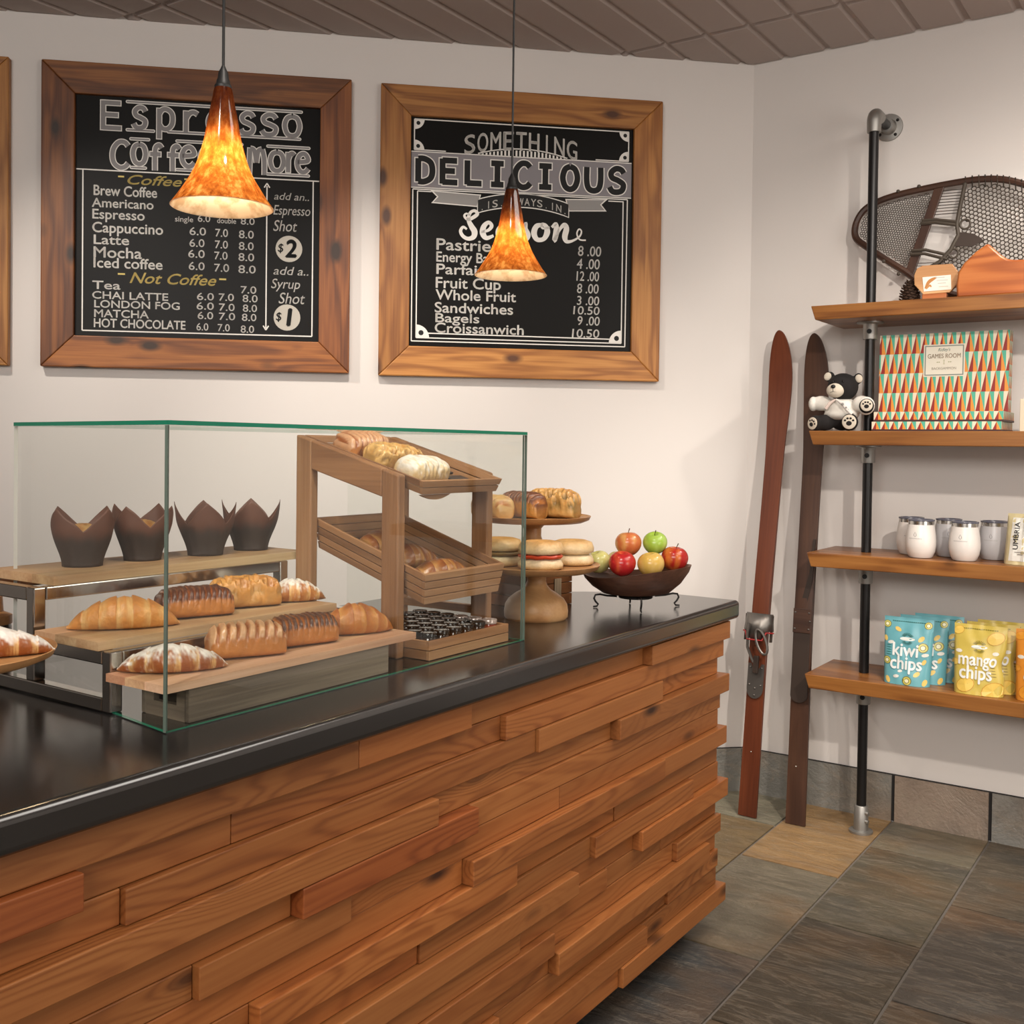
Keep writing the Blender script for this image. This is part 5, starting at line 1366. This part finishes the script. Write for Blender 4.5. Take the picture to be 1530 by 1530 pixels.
# ------------------------------------------------------------------ second shelf: teddy bear and patterned games
ZS = SH['second']
def bear():
    t = thing('teddy_bear', 'black and cream teddy bear in a white jacket sitting on the second shelf', 'teddy bear', (-1.165, 3.795, ZS + E_), .10)
    def blob(name, mat, shapes, vox, parent=None):
        mb = MB()
        for c, r, Mx in shapes: mb.ball(c, r, 12, M=Mx)
        ob = mb.build(name, mat, parent or t, smooth=True, sharp=180)
        md = ob.modifiers.new('remesh', 'REMESH'); md.mode = 'VOXEL'; md.voxel_size = vox; md.use_smooth_shade = True
        md = ob.modifiers.new('smooth', 'SMOOTH'); md.factor = .5; md.iterations = 4
        return ob
    def Rz(a, b=0): return Matrix.Rotation(a, 4, 'Z') @ Matrix.Rotation(b, 4, 'X')
    bd = blob('body', M['fur'], [((0, .010, .058), (.050, .044, .056), None), ((.004, -.004, .158), (.054, .048, .050), None),
        ((-.052, -.028, .030), (.040, .028, .029), Rz(.55)), ((-.080, -.042, .028), (.026, .024, .028), None), ((.034, -.038, .030), (.026, .044, .030), Rz(.12)), ((.042, -.062, .031), (.029, .020, .031), None),
        ((-.044, .006, .196), (.018, .010, .020), Rz(.3)), ((.056, .002, .188), (.018, .010, .020), Rz(-.3)),
        ((-.070, -.008, .100), (.034, .022, .022), None), ((.078, -.020, .092), (.028, .026, .026), None), ((.094, -.044, .088), (.026, .018, .027), None)], .0035)
    for c, a in (((-.050, -.004, .197), .4), ((.060, -.009, .187), -.3)):
        mb = MB(); mb.ball(c, (.013, .006, .015), 10, M=Matrix.Rotation(a, 4, 'Y')); mb.build('ear_lining', M['plush'], bd, smooth=True)
    mb = MB(); mb.ball((-.014, -.043, .144), (.031, .024, .026), 14); mz = mb.build('muzzle', M['plush'], t, smooth=True)
    mb = MB(); mb.ball((-.017, -.067, .157), (.0085, .006, .0068), 10); mb.build('nose', M['black'], mz, smooth=True)
    mb = MB(); mb.tube([(-.017, -.0675, .150), (-.017, -.0672, .140)], .0008, 5); mb.tube([(-.027, -.064, .136), (-.017, -.0668, .1395), (-.006, -.0645, .137)], .0008, 5); mb.build('mouth', M['black'], mz)
    for c in ((-.022, -.046, .176), (.012, -.047, .176)):
        mb = MB(); mb.ball(c, .0045, 8); mb.build('eye', plain('bead_eye', (.004, .003, .003), .12), t, smooth=True)
    jk = blob('jacket', M['knit'], [((0, .008, .078), (.056, .052, .046), None), ((0, .004, .060), (.062, .056, .026), None), ((-.070, -.008, .100), (.040, .027, .027), None), ((-.098, -.012, .098), (.016, .026, .027), None),
        ((.072, -.016, .094), (.034, .031, .032), None), ((.090, -.034, .089), (.031, .020, .033), None)], .0035)
    def pad(c, r, rot, parent=None):
        p = MB(); p.ball((0, 0, 0), (r, .0035, r * 1.04), 12); Mx = Matrix.Translation(c) @ rot
        p.v = [tuple(Mx @ Vector(v)) for v in p.v]; pp = p.build('paw_pad', M['plush'], t, smooth=True)
        p = MB()
        for a, b, q in ((0, -.20, .40), (-.55, .22, .17), (-.20, .50, .18), (.22, .50, .18), (.58, .22, .17)):
            p2 = MB(); p2.ball((a * r, -.0035, b * r), (q * r, .0012, q * r * .85), 8); p2.v = [tuple(Mx @ Vector(v)) for v in p2.v]; p2.build('paw_print', M['fur'], pp, smooth=True)
    pad((.043, -.0815, .031), .0245, Matrix.Rotation(.0, 4, 'Z')); pad((-.088, -.0645, .026), .0215, Matrix.Rotation(-.5, 4, 'Z') @ Matrix.Rotation(.5, 4, 'Y'))
    pad((.097, -.0605, .090), .0205, Matrix.Rotation(.15, 4, 'Z'))
    mb = MB(); mb.tube([(-.010, -.050, .112), (.012, -.058, .098), (.034, -.064, .074), (.050, -.066, .058)], [.003, .007, .008, .007], 8)
    mb.v = [(x, y * 1.0, z) for x, y, z in mb.v]; rb = mb.build('ribbon', plain('satin_ribbon', (.74, .70, .66), .35), t, smooth=True)
    mb = MB(); mb.tube([(-.012, -.050, .112), (-.030, -.055, .098), (-.044, -.058, .078)], [.003, .006, .006], 8); mb.build('ribbon', plain('pink_ribbon', (.62, .50, .44), .4), t, smooth=True)
    mb = MB()
    for k, (x, z) in enumerate(((.018, .0945), (.030, .082), (.037, .074))):
        mb.ball((x, -.0705, z), (.0035 if k else .005, .0006, .0035 if k else .005), 6)
    mb.build('ribbon_print', M['galv'], rb)
bear()
def game_mat():
    m, nt, out = new_mat('triangle_pattern')
    v = attr(nt, 'wc').outputs['Vector']; sp = N(nt, 'SeparateXYZ', {0: v})
    row = mth(nt, 'FLOOR', sp.outputs[1])
    xx = mth(nt, 'FRACT', mth(nt, 'ADD', sp.outputs[0], mth(nt, 'MULTIPLY', row, .42))); yy = mth(nt, 'FRACT', sp.outputs[1])
    up = mth(nt, 'LESS_THAN', mth(nt, 'ABSOLUTE', mth(nt, 'SUBTRACT', xx, .5)), mth(nt, 'MULTIPLY', mth(nt, 'SUBTRACT', 1.0, yy), .5))
    left = mth(nt, 'LESS_THAN', xx, .5)
    cu = mix(nt, left, (.80, .30, .045), (.30, .022, .018)); cd = mix(nt, left, (.09, .46, .32), (.80, .70, .54))
    c = mix(nt, up, cd, cu)
    bsdf(nt, out, c, .45); return m
M['triangles'] = game_mat()
M['maroon'] = plain('maroon_card', (.055, .018, .016), .5)
def game_box(label, x0, x1, y0, y1, z0, z1, lean=0.0, rows=1.0, cols=15.0, card=False, name='board_game_box'):
    w, d, h = x1 - x0, y1 - y0, z1 - z0
    t = thing(name, label, 'board game', ((x0 + x1) / 2, y0, z0), 0, 'patterned board games on the second shelf')
    P = [(-w / 2, 0, 0), (w / 2, 0, 0), (w / 2, d, 0), (-w / 2, d, 0), (-w / 2, 0, h), (w / 2, 0, h), (w / 2, d, h), (-w / 2, d, h)]
    P = [(x, y + z * lean, z) for x, y, z in P]
    mb = MB(); cw = w / cols; ch = h / rows
    def face(ix, uvf):
        q = [P[i] for i in ix]; mb.add(q, [(0, 1, 2, 3)], [uvf(*p) for p in q])
    face((0, 1, 5, 4), lambda x, y, z: ((x + w / 2) / cw, z / ch + .0, 0))
    face((1, 2, 6, 5), lambda x, y, z: (y / .029, z / .04, 0)); face((3, 0, 4, 7), lambda x, y, z: (y / .029, z / .04, 0))
    face((4, 5, 6, 7), lambda x, y, z: ((x + w / 2) / cw, y / .07, 0)); face((0, 3, 2, 1), lambda x, y, z: ((x + w / 2) / cw, y / .07, 0)); face((2, 3, 7, 6), lambda x, y, z: ((x + w / 2) / cw, z / ch, 0))
    bm_ = mb.build('box', M['triangles'], t)
    def onf(x, z, dy=0): return (x, dy + z * lean, z)
    if card:
        cx0, cx1, cz0, cz1 = -.058, .070, .128, .232
        for (e, dy, col) in ((.004, -.0008, (.76, .72, .60)), (0, -.0011, (.22, .26, .23)), (-.0035, -.0014, (.80, .76, .64))):
            mb = MB(); mb.add([onf(a, b, dy) for a, b in ((cx0 - e, cz0 - e), (cx1 + e, cz0 - e), (cx1 + e, cz1 + e), (cx0 - e, cz1 + e))], [(0, 1, 2, 3)], None, col)
            mb.build('label_card' if e > -.001 and e < .001 else 'label_border', M['paint'], t)
        mb = MB(); f = lambda u, v: onf(u, v, -.0017)
        mb.text("Ridley's", cx0 + .044, cz1 - .020, cx1 - .044, .011, f, .3, .004, (.10, .25, .20)); mb.build('label_lettering', M['paint'], t)
        mb = MB(); mb.text('GAMES ROOM', cx0 + .010, cz1 - .044, cx1 - .010, .015, f, 0, .02, (.42, .32, .22)); mb.build('label_lettering', M['paint'], t)
        mb = MB(); mb.text('BACKGAMMON', cx0 + .024, cz0 + .020, cx1 - .024, .0085, f, 0, .004, (.40, .34, .26)); mb.build('label_lettering', M['paint'], t)
        mb = MB()
        for u, v in ((.006, .0), (-.010, 0), (.022, 0), (.006, .006), (.006, -.006), (-.016, 0), (.028, 0)):
            mb.add([f(u + a, cz0 + .046 + v + b) for a, b in ((-.003, 0), (0, -.002), (.003, 0), (0, .002))], [(0, 1, 2, 3)], None, (.35, .36, .16))
        mb.build('label_ornament', M['paint'], t)
    return t, w, d, h, lean
def band(t, w, d, z0, z1):
    mb = MB(); mb.box((-w / 2 - .001, -.001, z0), (w / 2 + .001, d, z1)); mb.build('maroon_band', M['maroon'], t)
zb = ZS + E_
t, w, d, h, _ = game_box('lower of two flat triangle-patterned boxes lying on the second shelf', -1.052, -.632, 3.775, 3.985, zb, zb + .033, 0, 1.0, 14); band(t, w, d, 0, .0065)
zb += .0335
t, w, d, h, _ = game_box('upper of two flat triangle-patterned boxes under the standing game box', -1.048, -.628, 3.785, 3.985, zb, zb + .034, 0, 1.0, 14); band(t, w, d, 0, .0065)
zb += .0345
game_box('large triangle-patterned game box standing on two flat boxes with a cream label', -1.055, -.628, 3.865, 3.925, zb, zb + .276, .03, 4.0, 14.5, True)
mb = MB(); mb.box((-.06, -.03, 0), (.06, .03, .106)); cb = mb.build('carton', plain('cream_carton', (.66, .58, .44), .5), None, loc=(-.517, 3.80, ZS + E_), bevel=.0015); tag(cb, 'small cream carton at the right edge of the second shelf, cut by the photo edge', 'box')

# ------------------------------------------------------------------ third shelf: tumblers and coffee bag
ZU = SH['third']
def tumbler(label, x, y, col, rz=0.0):
    t = thing('tumbler', label, 'tumbler', (x, y, ZU + E_), rz, 'stemless tumblers on the third shelf')
    prof = [(.030, 0), (.036, .001), (.040, .006), (.0465, .022), (.0500, .042), (.0500, .058), (.0480, .080), (.0445, .102), (.0425, .114)]
    def rad(z):
        for (r0, z0), (r1, z1) in zip(prof, prof[1:]):
            if z0 <= z <= z1: return r0 + (r1 - r0) * (z - z0) / (z1 - z0)
        return .042
    mb = MB(); mb.lathe(prof, 40, tint=col); mb.build('cup', M['gloss'], t, smooth=True)
    mb = MB(); mb.lathe([(.0423, .1135), (.0418, .126)], 40); mb.build('steel_rim', M['steel'], t, smooth=True)
    mb = MB(); mb.lathe([(.0385, .1262), (.0432, .1262), (.0436, .1290), (.0430, .1318), (.0385, .1320), (.0375, .1292), (.001, .1292)], 40, caps=False); mb.build('lid', plain('smoky_lid', (.10, .10, .13), .12), t, smooth=True)
    def wrap(u, v):
        r = rad(v) + .0004; a = -PI / 2 + .0 + u / r; return (r * math.cos(a), r * math.sin(a), v)
    mb = MB(); gc = (.25, .24, .24)
    stroke(mb, [(0, .0735, .5), (-.004, .080, 1), (0, .090, .5)], .0016, wrap, gc); stroke(mb, [(0, .0735, .5), (.0045, .079, 1), (.001, .088, .5)], .0016, wrap, gc)
    mb.build('leaf_mark', M['paint'], t)
    mb = MB()
    for k in range(11):
        u = -.021 + .0042 * k; hh = (.0032, .0026, .0034)[k % 3]
        P = [wrap(u - .0012, .066), wrap(u + .0012, .066), wrap(u + .0012, .066 + hh), wrap(u - .0012, .066 + hh)]
        mb.add(P, [(0, 1, 2, 3)], None, (.40, .39, .38))
    c_ = mb.build('wordmark', M['paint'], t); c_['kind'] = 'stuff'
WH, GY = (.74, .70, .66), (.50, .49, .50)
tumbler('white stemless tumbler at the front left of the third shelf', -.882, 3.790, WH, -.18)
tumbler('white stemless tumbler at the front right of the third shelf', -.740, 3.785, WH, -.1)
tumbler('white tumbler standing behind the front left tumbler', -.940, 3.895, WH, .2)
tumbler('pale grey tumbler behind and between the two front tumblers', -.815, 3.900, GY, .2)
tumbler('pale grey tumbler at the right of the group beside the coffee bag', -.667, 3.890, GY, -.05)
def pouch(name, label, cat, loc, w, h, dpt, mat, tint, rz=0.0, lean=.05, group=None, flare=0.0, pinch=0.0, crinkle=.0, seed=0):
    t = thing(name, label, cat, loc, rz, group)
    def half(u, v):
        edge = max(0, 1 - abs(u) ** 3.0) ** .6
        prof = (1 - v) ** .55 if v < .85 else ((.15) ** .55) * (1 - (v - .85) / .15) 
        return dpt / 2 * edge * max(prof, 0) + .0012
    def front(u, v, off=0.0):
        ww = w / 2 * (1 + flare * v - pinch * math.exp(-((v - .45) / .13) ** 2) * (u > 0))
        cz = crinkle * nz(u * 3 + seed, v * 5, 1) * (1 - abs(u)) * .6
        return (u * ww, -half(u, v) + v * h * lean - off + cz, v * h)
    mb = MB()
    nu, nv = 20, 26; V = []
    for s_ in (0, 1):
        for j in range(nv + 1):
            for i in range(nu + 1):
                u = 2 * i / nu - 1; v = j / nv; p = front(u, v)
                if s_ == 0: V.append(p)
                else: V.append((p[0], half(u, v) + v * h * lean, p[2]))
    k = (nu + 1) * (nv + 1); F = []
    for s_ in (0, 1):
        for j in range(nv):
            for i in range(nu):
                a = s_ * k + j * (nu + 1) + i; q = (a, a + 1, a + nu + 2, a + nu + 1); F.append(q if s_ == 0 else q[::-1])
    for i in range(nu):
        F.append((k + i, k + i + 1, i + 1, i)); a = nv * (nu + 1) + i; F.append((a, a + 1, k + a + 1, k + a))
    for j in range(nv):
        a = j * (nu + 1); F.append((a, a + nu + 1, k + a + nu + 1, k + a)); a += nu; F.append((k + a, k + a + nu + 1, a + nu + 1, a))
    mb.add(V, F, None, tint); mb.build('bag', mat, t, smooth=True, sharp=60)
    return t, front
M['foil'] = painted('printed_pouch', .32)
def fbag(front, w, h):
    return lambda u, v, off=.0009: Vector(front(max(-.995, min(.995, u / (w / 2))), max(.003, min(.997, v / h)), off))
def blob_print(mb, f, u, v, r, rings, el=1.0, rot=0.0):
    for k, (q, c) in enumerate(rings):
        n = 14; off = .0009 + .00035 * k
        P = [f(u + r * q * (math.cos(a) * math.cos(rot) - el * math.sin(a) * math.sin(rot)), v + r * q * (math.cos(a) * math.sin(rot) + el * math.sin(a) * math.cos(rot)), off) for a in [2 * PI * i / n for i in range(n)]]
        mb.add([f(u, v, off)] + P, [(0, i + 1, (i + 1) % n + 1) for i in range(n)], None, c)
def sun(mb, f, u, v, w, c, down=False):
    for k in range(9):
        a = PI * (.14 + .72 * k / 8) * (-1 if down else 1); r0, r1 = w * .45, w
        d = (math.cos(a), math.sin(a)); p = (-d[1] * w * .05, d[0] * w * .05)
        mb.add([f(u + d[0] * r0 - p[0], v + d[1] * r0 * .8 - p[1], .0014), f(u + d[0] * r0 + p[0], v + d[1] * r0 * .8 + p[1], .0014), f(u + d[0] * r1 + p[0], v + d[1] * r1 * .8 + p[1], .0014), f(u + d[0] * r1 - p[0], v + d[1] * r1 * .8 - p[1], .0014)], [(0, 1, 2, 3)], None, c)
def chips(label, loc, tint, words, kind, rz=0.0, pinch=0.0, seed=0):
    w, h = .152, .226
    t, fr = pouch('snack_pouch', label, 'snack pouch', loc, w, h, .052, M['foil'], tint, rz, .10, kind + ' chip pouches on the lowest shelf', .08, pinch, .010, seed)
    f = fbag(fr, w, h); g = lambda u, v: f(u, v, .0030)
    mb = MB()
    if kind == 'kiwi':
        KW = [(1, (.16, .13, .03)), (.86, (.55, .52, .12)), (.55, (.16, .12, .02)), (.42, (.75, .74, .50))]
        for u, v, r in ((-.066, .200, .0125), (.061, .205, .0125), (.050, .130, .0165), (-.063, .078, .0135), (.006, .016, .0155)): blob_print(mb, f, u, v, r, KW, 1.0, .3)
        for u, v, r in ((-.030, .186, .011), (.043, .158, .012), (.056, .082, .010), (.036, .040, .012), (-.058, .014, .012), (.062, .014, .012), (-.069, .152, .010)): blob_print(mb, f, u, v, r, [(1, (.74, .52, .14))], .6, u * 20)
        for u, v, r in ((-.018, .046, .008), (-.030, .028, .010), (.058, .106, .011), (-.052, .140, .010)): blob_print(mb, f, u, v, r, [(1, (.70, .68, .62))], .55, .2)
        for k in range(5): blob_print(mb, f, -.058, .130 - k * .008, .009, [(1, (.02, .14, .12))], .16)
    else:
        a_, b_ = ((.72, .50, .10), (.55, .27, .03)) if kind == 'mango' else ((.72, .30, .03), (.50, .15, .02))
        for u, v, r in ((-.062, .205, .017), (.046, .186, .027), (-.038, .030, .030), (.046, .018, .036), (-.072, .100, .014)): blob_print(mb, f, u, v, r, [(1, b_), (.93, a_)], .75, .5)
        for u, v in ((-.060, .138), (.050, .138)): blob_print(mb, f, u, v, .010, [(1, (.72, .70, .62))], .6, 0)
        for k in range(4): blob_print(mb, f, .048, .092 - k * .009, .009, [(1, (.25, .18, .02))], .16)
    mb.build('printed_fruit', M['foil'], t)
    mb = MB(); dk = (.02, .12, .10) if kind == 'kiwi' else (.20, .17, .02)
    sun(mb, f, 0, .160, .020, dk); sun(mb, f, 0, .150, .018, dk, True); blob_print(mb, f, 0, .155, .024, [(1, (.70, .74, .70))], .26); mb.build('sunburst_logo', M['foil'], t)
    for k, (word, u0, v, u1, cap) in enumerate(words):
        mb = MB(); mb.text(word, u0, v, u1, cap, g, 0, .030, (.74, .76, .74)); mb.build('printed_word', M['foil'], t)
    mb = MB()
    for k in range(16): 
        u = -.050 + k * .0064; P = [f(u, .211, .0012), f(u + .005, .211, .0012), f(u + .005, .2138, .0012), f(u, .2138, .0012)]; mb.add(P, [(0, 1, 2, 3)], None, dk)
    c_ = mb.build('header_print', M['foil'], t); c_['kind'] = 'stuff'
    return t
ZX = SH['lowest'] + E_
KWORDS = [('kiwi', -.044, .098, .036, .042), ('chips', -.050, .054, .050, .042)]
MWORDS = [('mango', -.060, .096, .060, .040), ('chips', -.056, .052, .042, .042)]
TEAL = (.13, .37, .42)
kx, ky = -.911, 3.752
k0 = chips('pale blue kiwi chips pouch at the front of its row on the lowest shelf', (kx, ky, ZX), TEAL, KWORDS, 'kiwi')
dup(k0, (kx + .036, ky + .066, ZX), 0, 'pale blue kiwi chips pouch in the middle of its row of three')
dup(k0, (kx + .070, ky + .132, ZX), 0, 'pale blue kiwi chips pouch at the back of its row of three')
YEL = (.56, .43, .085)
m0 = chips('yellow mango chips pouch at the front of its row on the lowest shelf', (-.680, 3.745, ZX), YEL, MWORDS, 'mango', 0, .16, 4)
dup(m0, (-.654, 3.810, ZX), 0, 'yellow mango chips pouch in the middle of its row of three')
dup(m0, (-.632, 3.875, ZX), 0, 'yellow mango chips pouch at the back of its row of three')
chips('orange fruit chips pouch cut off by the right edge of the photo', (-.492, 3.750, ZX), (.70, .26, .03), [('chips', -.050, .064, .040, .034)], 'orange', 0, 0, 7)
def coffee_bag():
    w, h = .125, .165
    t, fr = pouch('coffee_bag', 'gold and white coffee bag with black vertical lettering on the third shelf', 'coffee bag', (-.557, 3.785, ZU + E_), w, h, .075, M['foil'], (.62, .53, .30), -.12, .03, None, -.16, 0, .022, 9)
    f = fbag(fr, w, h)
    mb = MB(); n = 8
    P = [f(-.040 + .100 * i / n, .012 + .140 * j / n, .0010) for j in range(n + 1) for i in range(n + 1)]
    mb.add(P, [(j * (n + 1) + i, j * (n + 1) + i + 1, (j + 1) * (n + 1) + i + 1, (j + 1) * (n + 1) + i) for j in range(n) for i in range(n)], None, (.74, .72, .66)); mb.build('white_panel', M['foil'], t)
    mb = MB(); mb.text('UMBRIA', 0, 0, .088, .016, lambda a, b: f(-.013 - b, .050 + a, .0022), 0, .03, (.015, .014, .013)); mb.build('printed_word', M['foil'], t)
    mb = MB()
    for k, (u, v, ww) in enumerate(((-.022, .040, .036), (-.012, .033, .018))):
        mb.add([f(u, v, .002), f(u + ww, v, .002), f(u + ww, v + .002, .002), f(u, v + .002, .002)], [(0, 1, 2, 3)], None, (.2, .18, .16))
    blob_print(mb, f, .020, .052, .009, [(1, (.45, .22, .12))], 1)
    mb.build('small_print', M['foil'], t)
coffee_bag()
# jar half seen at the left edge of the photo, standing on the worktop
UNIT = CK
t = thing('storage_jar', 'dark jar with a wooden lid band cut off by the left edge of the photo', 'jar', (-2.155, 1.215, TOP))
mb = MB(); mb.lathe([(.034, 0), (.036, .004), (.036, .085), (.034, .092)], 24); mb.build('jar_body', plain('dark_jar', (.02, .012, .008), .2), t, smooth=True)
mb = MB(); mb.lathe([(.037, .092), (.037, .110), (.020, .118), (.018, .150)], 24); mb.build('lid', M['turned'], t, smooth=True)
UNIT = 1.0
